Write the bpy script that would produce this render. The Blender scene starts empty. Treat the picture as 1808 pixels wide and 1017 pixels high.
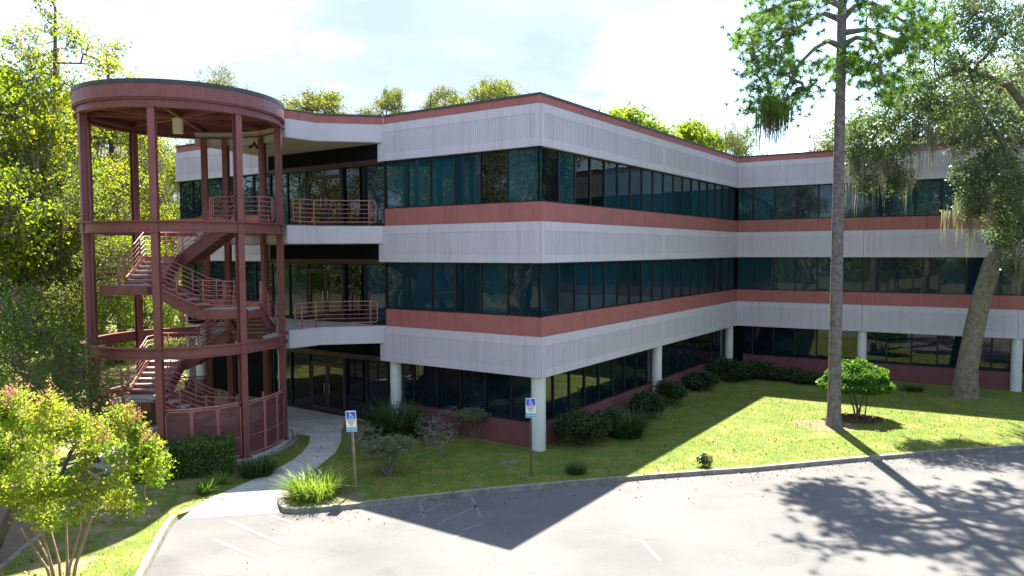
import bpy, math, random
import numpy as np
from mathutils import Vector, Matrix
sc = bpy.context.scene
col = sc.collection
R_ = math.radians
random.seed(7)
# ------------------------------------------------------------------ camera
F_PX, PITCH, ROLL, CH, PW, PH = 1254.7, 0.05245, 0.0044, 6.8, 1808, 1017
cp, sp, cr, sr = math.cos(PITCH), math.sin(PITCH), math.cos(ROLL), math.sin(ROLL)
cam = bpy.data.cameras.new('camera'); camo = bpy.data.objects.new('camera', cam); col.objects.link(camo)
cam.sensor_width = 36; cam.lens = 36 * F_PX / PW; cam.clip_end = 3000; cam.clip_start = 0.1
Rv, Uv, Fv = Vector((1, 0, 0)), Vector((0, sp, cp)), Vector((0, cp, -sp))
cx_, cy_ = Rv * cr - Uv * sr, Rv * sr + Uv * cr
M = Matrix.Identity(4)
for i in range(3):
    M[i][0], M[i][1], M[i][2] = cx_[i], cy_[i], -Fv[i]
M[2][3] = CH
camo.matrix_world = M
sc.camera = camo
# ------------------------------------------------------------------ sky, sun, exposure
SUN_EL, SUN_AZ = 57.9, math.degrees(math.atan2(1.01, 7.5))      # azimuth east of +Y
world = bpy.data.worlds.new('World'); sc.world = world; world.use_nodes = True
nt = world.node_tree; nt.nodes.clear()
wo = nt.nodes.new('ShaderNodeOutputWorld'); bg = nt.nodes.new('ShaderNodeBackground')
sky = nt.nodes.new('ShaderNodeTexSky'); sky.sky_type = 'NISHITA'; sky.sun_disc = False
sky.sun_elevation = R_(SUN_EL); sky.sun_rotation = R_(SUN_AZ); sky.air_density = 1.0; sky.dust_density = 0.6; sky.ozone_density = 2.0
tc = nt.nodes.new('ShaderNodeTexCoord'); mp = nt.nodes.new('ShaderNodeMapping'); mp.inputs['Scale'].default_value = (1.0, 1.0, 2.6)
mp.inputs['Location'].default_value = (0.35, 0.1, 0.2)
nz = nt.nodes.new('ShaderNodeTexNoise'); nz.inputs['Scale'].default_value = 1.9; nz.inputs['Detail'].default_value = 9; nz.inputs['Roughness'].default_value = 0.52
rp = nt.nodes.new('ShaderNodeValToRGB'); rp.color_ramp.elements[0].position = 0.37; rp.color_ramp.elements[1].position = 0.50
rp.color_ramp.elements[0].color = (0.06, 0.06, 0.06, 1)
nz2 = nt.nodes.new('ShaderNodeTexNoise'); nz2.inputs['Scale'].default_value = 3.5; nz2.inputs['Detail'].default_value = 6
rp2 = nt.nodes.new('ShaderNodeValToRGB'); rp2.color_ramp.elements[0].color = (1.32, 1.64, 2.2, 1); rp2.color_ramp.elements[1].color = (1.85, 2.3, 3.25, 1)
rp2.color_ramp.elements[0].position = 0.35; rp2.color_ramp.elements[1].position = 0.6
mx = nt.nodes.new('ShaderNodeMix'); mx.data_type = 'RGBA'
lk = nt.links.new
lk(tc.outputs['Generated'], mp.inputs['Vector']); lk(mp.outputs[0], nz.inputs['Vector']); lk(mp.outputs[0], nz2.inputs['Vector'])
lk(nz.outputs[0], rp.inputs[0]); lk(nz2.outputs[0], rp2.inputs[0])
lk(rp.outputs[0], mx.inputs['Factor']); lk(sky.outputs[0], mx.inputs['A']); lk(rp2.outputs[0], mx.inputs['B'])
lk(mx.outputs['Result'], bg.inputs['Color']); bg.inputs['Strength'].default_value = 0.12
lk(bg.outputs[0], wo.inputs['Surface'])
sd = bpy.data.lights.new('sun', 'SUN'); sd.energy = 5.0; sd.angle = R_(0.53); sd.color = (1.0, 0.94, 0.82)
so = bpy.data.objects.new('sun', sd); col.objects.link(so)
sdir = Vector((math.sin(R_(SUN_AZ)) * math.cos(R_(SUN_EL)), math.cos(R_(SUN_AZ)) * math.cos(R_(SUN_EL)), math.sin(R_(SUN_EL))))
so.rotation_euler = (-sdir).to_track_quat('-Z', 'Y').to_euler(); so.location = (0, 0, 60)
sc.view_settings.view_transform = 'Standard'; sc.view_settings.look = 'None'; sc.view_settings.gamma = 1
sc.view_settings.use_curve_mapping = False; sc.view_settings.exposure = 2.25
sc.render.engine = 'CYCLES'
sc.cycles.max_bounces = 8; sc.cycles.diffuse_bounces = 4; sc.cycles.glossy_bounces = 4
sc.cycles.transmission_bounces = 4; sc.cycles.transparent_max_bounces = 12

# ------------------------------------------------------------------ helpers
def ray(px, py):
    X, Y = px - PW / 2, PH / 2 - py
    a, b = X * cr + Y * sr, -X * sr + Y * cr
    return Rv * (a / F_PX) + Uv * (b / F_PX) + Fv
def G(px, py, z=0.0):                       # where the sight line meets the level z
    d = ray(px, py); t = (z - CH) / d.z
    return Vector((d.x * t, d.y * t, z))
def A3(px, py, y):                          # point at distance y in front
    d = ray(px, py); return Vector((d.x, d.y, d.z)) * (y / d.y) + Vector((0, 0, CH))

def tag(o, label=None, cat=None, group=None, kind=None):
    if label: o['label'] = label
    if cat: o['category'] = cat
    if group: o['group'] = group
    if kind: o['kind'] = kind
    return o
def empty(name, loc, label, cat, group=None):
    o = bpy.data.objects.new(name, None); o.location = loc; col.objects.link(o); o.empty_display_size = 0.3
    return tag(o, label, cat, group)
def wloc(o):
    v = Vector((0, 0, 0))
    while o is not None:
        v = v + Vector(o.location); o = o.parent
    return v
def link(name, me, parent=None, loc=None, rot=None, scale=None):   # loc in world coordinates (parents are never rotated when this is used)
    o = bpy.data.objects.new(name, me); col.objects.link(o)
    base = Vector(loc) if loc is not None else Vector((0, 0, 0))
    if parent is not None:
        o.parent = parent; o.location = base - wloc(parent)
    else: o.location = base
    if rot is not None: o.rotation_euler = rot
    if scale is not None: o.scale = scale
    return o
class MB:
    def __init__(s): s.v = []; s.f = []
    def add(s, vs, fs):
        n = len(s.v); s.v += [tuple(v) for v in vs]; s.f += [tuple(i + n for i in f) for f in fs]; return s
    def box(s, x0, x1, y0, y1, z0, z1):
        return s.add([(x0, y0, z0), (x1, y0, z0), (x1, y1, z0), (x0, y1, z0), (x0, y0, z1), (x1, y0, z1), (x1, y1, z1), (x0, y1, z1)],
                     [(3, 2, 1, 0), (4, 5, 6, 7), (0, 1, 5, 4), (1, 2, 6, 5), (2, 3, 7, 6), (3, 0, 4, 7)])
    def fbox(s, o, u, n, a0, a1, d0, d1, z0, z1):      # box in a wall frame: along u, depth along n
        P = lambda a, d, z: (o[0] + u[0] * a + n[0] * d, o[1] + u[1] * a + n[1] * d, z)
        return s.add([P(a0, d0, z0), P(a1, d0, z0), P(a1, d1, z0), P(a0, d1, z0), P(a0, d0, z1), P(a1, d0, z1), P(a1, d1, z1), P(a0, d1, z1)],
                     [(3, 2, 1, 0), (4, 5, 6, 7), (0, 1, 5, 4), (1, 2, 6, 5), (2, 3, 7, 6), (3, 0, 4, 7)])
    def prism(s, poly, z0, z1):
        n = len(poly); vs = [(p[0], p[1], z0) for p in poly] + [(p[0], p[1], z1) for p in poly]
        return s.add(vs, [tuple(range(n - 1, -1, -1)), tuple(range(n, 2 * n))] + [(i, (i + 1) % n, n + (i + 1) % n, n + i) for i in range(n)])
    def sheet(s, poly, z): return s.add([(p[0], p[1], z) for p in poly], [tuple(range(len(poly)))])
    def bar(s, a, b, w, h, up=(0, 0, 1)):               # rectangular bar from a to b
        a, b = Vector(a), Vector(b); d = (b - a).normalized(); x = d.cross(Vector(up))
        if x.length < 1e-3: x = Vector((1, 0, 0))
        x.normalize(); y = x.cross(d)
        c = [x * w / 2 * i + y * h / 2 * j for i, j in ((-1, -1), (1, -1), (1, 1), (-1, 1))]
        return s.add([a + k for k in c] + [b + k for k in c], [(0, 1, 2, 3), (7, 6, 5, 4), (0, 4, 5, 1), (1, 5, 6, 2), (2, 6, 7, 3), (3, 7, 4, 0)])
    def tube(s, pts, r, n=6, closed=False):
        pts = [Vector(p) for p in pts]; m = len(pts); rings = []
        rr = r if isinstance(r, (list, tuple)) else [r] * m
        up = None
        for i, p in enumerate(pts):
            if closed: d = pts[(i + 1) % m] - pts[i - 1]
            else: d = pts[min(i + 1, m - 1)] - pts[max(i - 1, 0)]
            d.normalize()
            if up is None: up = Vector((0, 0, 1)) if abs(d.z) < .9 else Vector((1, 0, 0))
            x = d.cross(up)
            if x.length < 1e-4: x = d.orthogonal()
            x.normalize(); y = x.cross(d); up = y
            rings.append([p + (x * math.cos(2 * math.pi * k / n) + y * math.sin(2 * math.pi * k / n)) * rr[i] for k in range(n)])
        vs = [v for g in rings for v in g]; fs = []
        for i in range(m if closed else m - 1):
            j = (i + 1) % m
            fs += [(i * n + k, i * n + (k + 1) % n, j * n + (k + 1) % n, j * n + k) for k in range(n)]
        if not closed: fs += [tuple(range(n - 1, -1, -1)), tuple((m - 1) * n + k for k in range(n))]
        return s.add(vs, fs)
    def mesh(s, mat=None, smooth=False, name='mesh'):
        me = bpy.data.meshes.new(name); me.from_pydata(s.v, [], s.f); me.update()
        if mat: me.materials.append(mat)
        if smooth: me.polygons.foreach_set('use_smooth', [True] * len(me.polygons))
        return me
    def build(s, name, mat, parent=None, smooth=False):   # vertices in world coordinates
        base = wloc(parent) if parent is not None else Vector((0, 0, 0))
        s.v = [(v[0] - base.x, v[1] - base.y, v[2] - base.z) for v in s.v]
        me = s.mesh(mat, smooth, name)
        o = bpy.data.objects.new(name, me); col.objects.link(o)
        if parent is not None: o.parent = parent
        return o
def np_mesh(name, V, Fq, mat, nper=4):
    me = bpy.data.meshes.new(name); nf = len(Fq)
    me.vertices.add(len(V)); me.vertices.foreach_set('co', np.ascontiguousarray(V, dtype=np.float32).ravel())
    me.loops.add(nf * nper); me.loops.foreach_set('vertex_index', np.ascontiguousarray(Fq, dtype=np.int32).ravel())
    me.polygons.add(nf); me.polygons.foreach_set('loop_start', np.arange(0, nf * nper, nper, dtype=np.int32))
    me.update(calc_edges=True); me.materials.append(mat)
    return me

# ------------------------------------------------------------------ materials
def mat(name, base, rough=.6, metal=0, spec=.5, noise=None, bump=None, scale=8.0, streak=None, ior=None):
    """base colour with optional second colour mixed by noise=(colour, amount, scale), fine bump=(strength, scale), streak=(colour, amount)"""
    m = bpy.data.materials.new(name); m.use_nodes = True; t = m.node_tree; b = t.nodes['Principled BSDF']
    b.inputs['Base Color'].default_value = (*base, 1); b.inputs['Roughness'].default_value = rough; b.inputs['Metallic'].default_value = metal
    b.inputs['Specular IOR Level'].default_value = spec
    if ior: b.inputs['IOR'].default_value = ior
    geo = t.nodes.new('ShaderNodeNewGeometry'); last = None
    if noise:
        n = t.nodes.new('ShaderNodeTexNoise'); n.inputs['Scale'].default_value = noise[2]; n.inputs['Detail'].default_value = 8; n.inputs['Roughness'].default_value = .6
        t.links.new(geo.outputs['Position'], n.inputs['Vector'])
        r = t.nodes.new('ShaderNodeMapRange'); r.inputs[1].default_value = .35; r.inputs[2].default_value = .68; r.inputs[4].default_value = noise[1]
        x = t.nodes.new('ShaderNodeMix'); x.data_type = 'RGBA'; x.inputs['A'].default_value = (*base, 1); x.inputs['B'].default_value = (*noise[0], 1)
        t.links.new(n.outputs[0], r.inputs[0]); t.links.new(r.outputs[0], x.inputs['Factor']); last = x.outputs['Result']
    if streak:
        mpn = t.nodes.new('ShaderNodeMapping'); mpn.inputs['Scale'].default_value = (streak[2], streak[2], .25)
        n = t.nodes.new('ShaderNodeTexNoise'); n.inputs['Scale'].default_value = 1.0; n.inputs['Detail'].default_value = 6
        t.links.new(geo.outputs['Position'], mpn.inputs['Vector']); t.links.new(mpn.outputs[0], n.inputs['Vector'])
        r = t.nodes.new('ShaderNodeMapRange'); r.inputs[1].default_value = .52; r.inputs[2].default_value = .72; r.inputs[4].default_value = streak[1]
        x = t.nodes.new('ShaderNodeMix'); x.data_type = 'RGBA'; x.inputs['B'].default_value = (*streak[0], 1)
        if last: t.links.new(last, x.inputs['A'])
        else: x.inputs['A'].default_value = (*base, 1)
        t.links.new(n.outputs[0], r.inputs[0]); t.links.new(r.outputs[0], x.inputs['Factor']); last = x.outputs['Result']
    if last: t.links.new(last, b.inputs['Base Color'])
    if bump:
        n = t.nodes.new('ShaderNodeTexNoise'); n.inputs['Scale'].default_value = bump[1]; n.inputs['Detail'].default_value = 6
        t.links.new(geo.outputs['Position'], n.inputs['Vector'])
        bp = t.nodes.new('ShaderNodeBump'); bp.inputs['Strength'].default_value = bump[0]; bp.inputs['Distance'].default_value = bump[2] if len(bump) > 2 else .02
        t.links.new(n.outputs[0], bp.inputs['Height']); t.links.new(bp.outputs[0], b.inputs['Normal'])
    return m
STONE = mat('stone', (.56, .52, .575), .75, noise=((.50, .465, .515), .7, 1.3), streak=((.40, .375, .39), .55, 6.0), bump=(.3, 60, .004))
STONE_S = mat('smooth_stone', (.55, .52, .56), .7, noise=((.48, .455, .485), .7, 1.1), streak=((.40, .37, .36), .5, 2.2), bump=(.2, 50, .003))
RED = mat('red_band', (.37, .12, .105), .65, noise=((.30, .097, .087), .8, 2.0), streak=((.20, .085, .08), .55, 5), bump=(.25, 70, .003))
COPE = mat('dark_coping', (.030, .036, .038), .5, noise=((.06, .065, .065), .6, 3))
SOFFIT = mat('soffit', (.42, .36, .27), .8, noise=((.34, .29, .22), .6, 1.5))
SPAN = mat('dark_spandrel', (.003, .005, .007), .8, spec=.1, noise=((.010, .008, .008), .7, 1.2))
SILL = mat('shaded_sill_red', (.17, .055, .06), .7, noise=((.12, .04, .045), .8, 2.0))  # darker than the red bands: shade under the overhang put into the colour
SPANB = mat('brown_header', (.05, .018, .016), .5)
MULL = mat('mullion_metal', (.004, .005, .006), .6, metal=.0)
ROOFM = mat('roof_gravel', (.22, .21, .20), .9, noise=((.14, .13, .12), 1, 6))
COLM = mat('column_paint', (.66, .68, .66), .55, noise=((.52, .54, .50), .6, 1.4), streak=((.40, .42, .36), .5, 5))
STEEL = mat('red_steel', (.235, .075, .068), .5, noise=((.17, .056, .050), .8, 2.5), streak=((.13, .05, .03), .7, 9), bump=(.2, 40, .003))
RAILM = mat('rail_paint', (.40, .15, .13), .45, noise=((.28, .10, .09), .7, 4))
DECKM = mat('roof_deck', (.15, .045, .04), .6, noise=((.10, .035, .03), .7, 2))
CONC = mat('concrete', (.42, .405, .375), .85, noise=((.29, .275, .245), .9, 1.6), bump=(.4, 90, .004))
KERB = mat('kerb_concrete', (.25, .235, .21), .9, noise=((.10, .095, .085), .9, 3.2), bump=(.5, 50, .006))
TREAD = mat('tread_concrete', (.42, .38, .35), .8, noise=((.28, .22, .2), .8, 4))
LAMPG = mat('lamp_glass', (.80, .76, .62), .4)
BLACK = mat('black_metal', (.015, .015, .016), .4)
GALV = mat('galvanised', (.42, .42, .41), .45, metal=.5, noise=((.30, .29, .27), .8, 9))
BRICKM = mat('mulch', (.055, .028, .018), .9, noise=((.13, .075, .045), .9, 22), bump=(.8, 30, .03))
IRON = mat('grate', (.10, .10, .095), .6, noise=((.18, .16, .14), .7, 8))
CREAM = mat('cream_block', (.72, .68, .60), .8, noise=((.6, .56, .5), .6, 4))

def glass(name, base, wav=.05, ior=1.52, r=.012):
    m = mat(name, base, r, spec=.5, ior=ior)
    t = m.node_tree; b = t.nodes['Principled BSDF']
    g = t.nodes.new('ShaderNodeNewGeometry'); n = t.nodes.new('ShaderNodeTexNoise'); n.inputs['Scale'].default_value = .9; n.inputs['Detail'].default_value = 1
    t.links.new(g.outputs['Position'], n.inputs['Vector'])
    bp = t.nodes.new('ShaderNodeBump'); bp.inputs['Strength'].default_value = wav; bp.inputs['Distance'].default_value = .05
    t.links.new(n.outputs[0], bp.inputs['Height']); t.links.new(bp.outputs[0], b.inputs['Normal'])
    # faint dust and film in the glass colour
    n2 = t.nodes.new('ShaderNodeTexNoise'); n2.inputs['Scale'].default_value = 1.7; n2.inputs['Detail'].default_value = 5; t.links.new(g.outputs['Position'], n2.inputs['Vector'])
    x = t.nodes.new('ShaderNodeMix'); x.data_type = 'RGBA'; x.inputs['A'].default_value = (*base, 1); x.inputs['B'].default_value = (*[c * 1.7 + .002 for c in base], 1)
    t.links.new(n2.outputs[0], x.inputs['Factor']); t.links.new(x.outputs['Result'], b.inputs['Base Color'])
    return m
GL = [glass('teal_glass', (.0035, .024, .036)), glass('teal_glass_light', (.006, .036, .048)), glass('teal_glass_deep', (.002, .014, .022)), glass('dark_glass', (.001, .003, .004))]
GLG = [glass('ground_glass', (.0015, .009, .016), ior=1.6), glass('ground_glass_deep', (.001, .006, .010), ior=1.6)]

def asphalt_mat():
    m = mat('asphalt', (.15, .145, .14), .9); t = m.node_tree; b = t.nodes['Principled BSDF']; g = t.nodes.new('ShaderNodeNewGeometry')
    def noise(s, d=6, mapping=None):
        n = t.nodes.new('ShaderNodeTexNoise'); n.inputs['Scale'].default_value = s; n.inputs['Detail'].default_value = d
        if mapping:
            q = t.nodes.new('ShaderNodeMapping'); q.inputs['Scale'].default_value = mapping; q.inputs['Rotation'].default_value = (0, 0, -.15)
            t.links.new(g.outputs['Position'], q.inputs[0]); t.links.new(q.outputs[0], n.inputs['Vector'])
        else: t.links.new(g.outputs['Position'], n.inputs['Vector'])
        return n
    def mix(a, bb, fac, lo, hi, amt):
        r = t.nodes.new('ShaderNodeMapRange'); r.inputs[1].default_value = lo; r.inputs[2].default_value = hi; r.inputs[4].default_value = amt
        t.links.new(fac, r.inputs[0]); x = t.nodes.new('ShaderNodeMix'); x.data_type = 'RGBA'
        if isinstance(a, tuple): x.inputs['A'].default_value = (*a, 1)
        else: t.links.new(a, x.inputs['A'])
        x.inputs['B'].default_value = (*bb, 1); t.links.new(r.outputs[0], x.inputs['Factor']); return x.outputs['Result']
    c = mix((.122, .119, .116), (.092, .091, .091), noise(.35).outputs[0], .4, .62, 1)
    c = mix(c, (.15, .142, .13), noise(1, 5, (.25, .9, 1)).outputs[0], .5, .75, .5)
    c = mix(c, (.055, .053, .052), noise(.55, 9).outputs[0], .60, .72, .55)
    c = mix(c, (.06, .06, .06), noise(75, 3).outputs[0], .5, .7, .6)
    c = mix(c, (.22, .21, .195), noise(110, 2).outputs[0], .58, .72, .6)
    c = mix(c, (.07, .068, .066), noise(.9, 3).outputs[0], .66, .74, .35)
    v = t.nodes.new('ShaderNodeTexVoronoi'); v.feature = 'DISTANCE_TO_EDGE'; v.inputs['Scale'].default_value = .16
    dn = noise(1.1, 5); ad = t.nodes.new('ShaderNodeMixRGB'); ad.blend_type = 'ADD'; ad.inputs[0].default_value = .9
    t.links.new(g.outputs['Position'], ad.inputs[1]); t.links.new(dn.outputs[1], ad.inputs[2]); t.links.new(ad.outputs[0], v.inputs['Vector'])
    r = t.nodes.new('ShaderNodeMapRange'); r.inputs[1].default_value = 0; r.inputs[2].default_value = .0035; r.inputs[3].default_value = .35; r.inputs[4].default_value = 0
    t.links.new(v.outputs['Distance'], r.inputs[0]); x = t.nodes.new('ShaderNodeMix'); x.data_type = 'RGBA'; t.links.new(c, x.inputs['A']); x.inputs['B'].default_value = (.05, .048, .045, 1)
    t.links.new(r.outputs[0], x.inputs['Factor']); t.links.new(x.outputs['Result'], b.inputs['Base Color'])
    bp = t.nodes.new('ShaderNodeBump'); bp.inputs['Strength'].default_value = .5; bp.inputs['Distance'].default_value = .006
    t.links.new(noise(90, 4).outputs[0], bp.inputs['Height']); t.links.new(bp.outputs[0], b.inputs['Normal'])
    return m
ASPH = asphalt_mat()
def paint_mat():
    m = mat('road_paint', (.55, .55, .53), .8); t = m.node_tree; b = t.nodes['Principled BSDF']; g = t.nodes.new('ShaderNodeNewGeometry')
    n = t.nodes.new('ShaderNodeTexNoise'); n.inputs['Scale'].default_value = 9; n.inputs['Detail'].default_value = 9; n.inputs['Roughness'].default_value = .7
    t.links.new(g.outputs['Position'], n.inputs['Vector'])
    r = t.nodes.new('ShaderNodeMapRange'); r.inputs[1].default_value = .40; r.inputs[2].default_value = .62
    x = t.nodes.new('ShaderNodeMix'); x.data_type = 'RGBA'; x.inputs['A'].default_value = (.118, .115, .112, 1); x.inputs['B'].default_value = (.175, .175, .17, 1)
    t.links.new(n.outputs[0], r.inputs[0]); t.links.new(r.outputs[0], x.inputs['Factor']); t.links.new(x.outputs['Result'], b.inputs['Base Color'])
    return m
PAINT = paint_mat()
def grass_mat():
    m = mat('grass_ground', (.07, .11, .02), .95); t = m.node_tree; b = t.nodes['Principled BSDF']; g = t.nodes.new('ShaderNodeNewGeometry')
    def N(s, d=6):
        n = t.nodes.new('ShaderNodeTexNoise'); n.inputs['Scale'].default_value = s; n.inputs['Detail'].default_value = d; n.inputs['Roughness'].default_value = .65
        t.links.new(g.outputs['Position'], n.inputs['Vector']); return n.outputs[0]
    def mix(a, bb, f, lo, hi, amt=1):
        r = t.nodes.new('ShaderNodeMapRange'); r.inputs[1].default_value = lo; r.inputs[2].default_value = hi; r.inputs[4].default_value = amt
        t.links.new(f, r.inputs[0]); x = t.nodes.new('ShaderNodeMix'); x.data_type = 'RGBA'
        if isinstance(a, tuple): x.inputs['A'].default_value = (*a, 1)
        else: t.links.new(a, x.inputs['A'])
        x.inputs['B'].default_value = (*bb, 1); t.links.new(r.outputs[0], x.inputs['Factor']); return x.outputs['Result']
    c = mix((.128, .160, .006), (.066, .115, .008), N(2.2), .40, .6)
    c = mix(c, (.22, .175, .05), N(.8, 8), .50, .66, .8)
    c = mix(c, (.035, .06, .006), N(26, 4), .48, .65, .6)
    c = mix(c, (.15, .18, .03), N(40, 3), .55, .7, .7)
    # bare sandy ground on the left island (a worn place, west of the walkway)
    s = t.nodes.new('ShaderNodeSeparateXYZ'); t.links.new(g.outputs['Position'], s.inputs[0])
    r1 = t.nodes.new('ShaderNodeMapRange'); r1.inputs[1].default_value = -8.0; r1.inputs[2].default_value = -9.2; t.links.new(s.outputs[0], r1.inputs[0])
    mu = t.nodes.new('ShaderNodeMath'); mu.operation = 'MULTIPLY'; r2 = t.nodes.new('ShaderNodeMapRange'); r2.inputs[1].default_value = .47; r2.inputs[2].default_value = .62
    t.links.new(N(1.3, 8), r2.inputs[0]); t.links.new(r1.outputs[0], mu.inputs[0]); t.links.new(r2.outputs[0], mu.inputs[1])
    x = t.nodes.new('ShaderNodeMix'); x.data_type = 'RGBA'; t.links.new(c, x.inputs['A']); x.inputs['B'].default_value = (.24, .17, .10, 1); t.links.new(mu.outputs[0], x.inputs['Factor'])
    t.links.new(x.outputs['Result'], b.inputs['Base Color'])
    bp = t.nodes.new('ShaderNodeBump'); bp.inputs['Strength'].default_value = .8; bp.inputs['Distance'].default_value = .03
    t.links.new(N(30, 5), bp.inputs['Height']); t.links.new(bp.outputs[0], b.inputs['Normal'])
    return m
GRASS = grass_mat()
SOIL = mat('forest_floor', (.09, .07, .035), .95, noise=((.05, .08, .02), .9, .8), bump=(.7, 8, .05))
MULCHG = mat('pine_straw', (.16, .12, .075), .95, noise=((.11, .12, .03), .9, 5), bump=(.6, 30, .02))

def leafmat(name, cols, trans=.45, rough=.5, tcol=None):
    m = bpy.data.materials.new(name); m.use_nodes = True; t = m.node_tree; b = t.nodes['Principled BSDF']; out = t.nodes['Material Output']
    g = t.nodes.new('ShaderNodeNewGeometry'); r = t.nodes.new('ShaderNodeValToRGB'); r.color_ramp.interpolation = 'LINEAR'
    e = r.color_ramp.elements; e[0].color = (*cols[0], 1); e[1].color = (*cols[-1], 1)
    for i, c in enumerate(cols[1:-1]): q = e.new((i + 1) / (len(cols) - 1)); q.color = (*c, 1)
    # clumps share a hue: island random blended with a slow noise
    n = t.nodes.new('ShaderNodeTexNoise'); n.inputs['Scale'].default_value = .55; n.inputs['Detail'].default_value = 3; t.links.new(g.outputs['Position'], n.inputs['Vector'])
    mm = t.nodes.new('ShaderNodeMapRange'); mm.inputs[1].default_value = .3; mm.inputs[2].default_value = .7; t.links.new(n.outputs[0], mm.inputs[0])
    a = t.nodes.new('ShaderNodeMix'); a.data_type = 'FLOAT'; a.inputs[0].default_value = .45
    t.links.new(g.outputs['Random Per Island'], a.inputs[2]); t.links.new(mm.outputs[0], a.inputs[3]); t.links.new(a.outputs[0], r.inputs[0])
    t.links.new(r.outputs[0], b.inputs['Base Color']); b.inputs['Roughness'].default_value = rough; b.inputs['Specular IOR Level'].default_value = .35
    tr = t.nodes.new('ShaderNodeBsdfTranslucent'); ms = t.nodes.new('ShaderNodeMixShader'); ms.inputs[0].default_value = trans
    hs = t.nodes.new('ShaderNodeMix'); hs.data_type = 'RGBA'; hs.blend_type = 'MULTIPLY'; hs.inputs['Factor'].default_value = 1; hs.inputs['B'].default_value = (*(tcol or (1.9, 1.7, .7)), 1)
    t.links.new(r.outputs[0], hs.inputs['A']); t.links.new(hs.outputs['Result'], tr.inputs[0])
    t.links.new(b.outputs[0], ms.inputs[1]); t.links.new(tr.outputs[0], ms.inputs[2]); t.links.new(ms.outputs[0], out.inputs[0])
    return m
LF = dict(
    yellow=leafmat('leaf_yellow_green', [(.08, .13, .012), (.13, .20, .018), (.22, .26, .02), (.34, .27, .03)], .6),
    bright=leafmat('leaf_bright', [(.06, .13, .012), (.13, .21, .02), (.22, .27, .03)], .6),
    oak=leafmat('leaf_oak', [(.055, .095, .055), (.10, .15, .075), (.18, .215, .11)], .5, .35, (1.5, 1.6, .9)),
    olive=leafmat('leaf_olive', [(.05, .085, .02), (.11, .145, .035), (.18, .19, .05)], .55),
    pine=leafmat('pine_needles', [(.05, .13, .02), (.09, .20, .03), (.15, .24, .05)], .5),
    crape=leafmat('leaf_crape', [(.07, .16, .012), (.14, .25, .02), (.24, .32, .045), (.38, .31, .13)], .6),
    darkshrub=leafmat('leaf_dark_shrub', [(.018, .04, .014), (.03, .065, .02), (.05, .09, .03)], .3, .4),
    hedge=leafmat('leaf_hedge', [(.04, .085, .025), (.08, .14, .035), (.14, .20, .05)], .4, .4),
    topi=leafmat('leaf_topiary', [(.03, .09, .012), (.06, .15, .015), (.12, .22, .03)], .4, .55),
    grey=leafmat('leaf_grey', [(.09, .12, .065), (.14, .18, .10), (.20, .23, .14)], .3),
    blade=leafmat('leaf_blade', [(.07, .14, .02), (.13, .22, .04), (.25, .33, .12)], .45, .4),
    dblade=leafmat('leaf_dark_blade', [(.02, .05, .012), (.035, .08, .02), (.06, .11, .03)], .3, .4),
    lawn=leafmat('lawn_blade', [(.06, .12, .006), (.11, .16, .008), (.20, .20, .03)], .45, .6),
    moss=leafmat('spanish_moss', [(.16, .17, .11), (.22, .23, .15), (.28, .28, .19)], .4, .9, (1.2, 1.15, .9)),
    pink=leafmat('pink_blossom', [(.5, .12, .2), (.6, .2, .3), (.65, .3, .38)], .4, .6, (1.2, .8, .9)),
    straw=leafmat('seed_heads', [(.22, .13, .06), (.34, .22, .10), (.42, .30, .14)], .4, .7, (1.3, 1.1, .8)))
BARK = mat('bark_grey', (.17, .14, .12), .95, noise=((.07, .055, .045), .9, 7), bump=(1, 22, .05))
BARKP = mat('bark_pine', (.22, .195, .19), .95, noise=((.09, .07, .065), .95, 6), bump=(1, 16, .06))
BARKO = mat('bark_oak', (.27, .23, .16), .95, noise=((.11, .095, .06), .9, 5), bump=(1, 18, .06))
BARKC = mat('bark_crape', (.32, .22, .15), .7, noise=((.16, .10, .07), .8, 5), bump=(.5, 20, .02))
TWIG = mat('grey_twigs', (.20, .185, .165), .9, noise=((.13, .12, .10), .8, 8))

# ------------------------------------------------------------------ GROUND
ground = MB().sheet([(-900, -900), (900, -900), (900, 900), (-900, 900)], -.145).build('ground', SOIL); tag(ground, kind='structure')
kR = [G(x, y, 0) for x, y in ((520, 899), (560, 896.5), (600, 893), (700, 882), (800, 871), (900, 861), (1000, 852), (1060, 847), (1150, 838.5), (1240, 832), (1330, 826), (1500, 810), (1650, 797.5), (1808, 787))]
tip = [G(x, y, 0) for x, y in ((499, 853), (492, 868), (489, 882), (492, 892), (503, 898))]
dR = (kR[-1] - kR[-2]).normalized(); kRx = kR + [kR[-1] + dR * 12, kR[-1] + dR * 40 + Vector((0, 4, 0))]
kL = [G(x, y, 0) for x, y in ((313, 909), (302, 922), (290, 942), (270, 980), (252, 1017))]
dL = (kL[-1] - kL[-2]).normalized(); kLx = kL + [kL[-1] + dL * 4, kL[-1] + dL * 14]
# west edge of the grass island (another drive lies beyond it)
kW = [G(x, y, 0) for x, y in ((-40, 1040), (0, 1007), (67, 951), (120, 905), (160, 880))]
lawnpoly = [(-140, 40), (-19, 19.2)] + [(p.x, p.y) for p in kW[::-1]] + [(-11.6, 10), (-12.5, 2), (kLx[-1].x, kLx[-1].y)] + [(p.x, p.y) for p in kLx[::-1][1:]] \
    + [(p.x, p.y) for p in tip] + [(p.x, p.y) for p in kRx] + [(140, 60), (300, 300), (-300, 300)]
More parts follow.
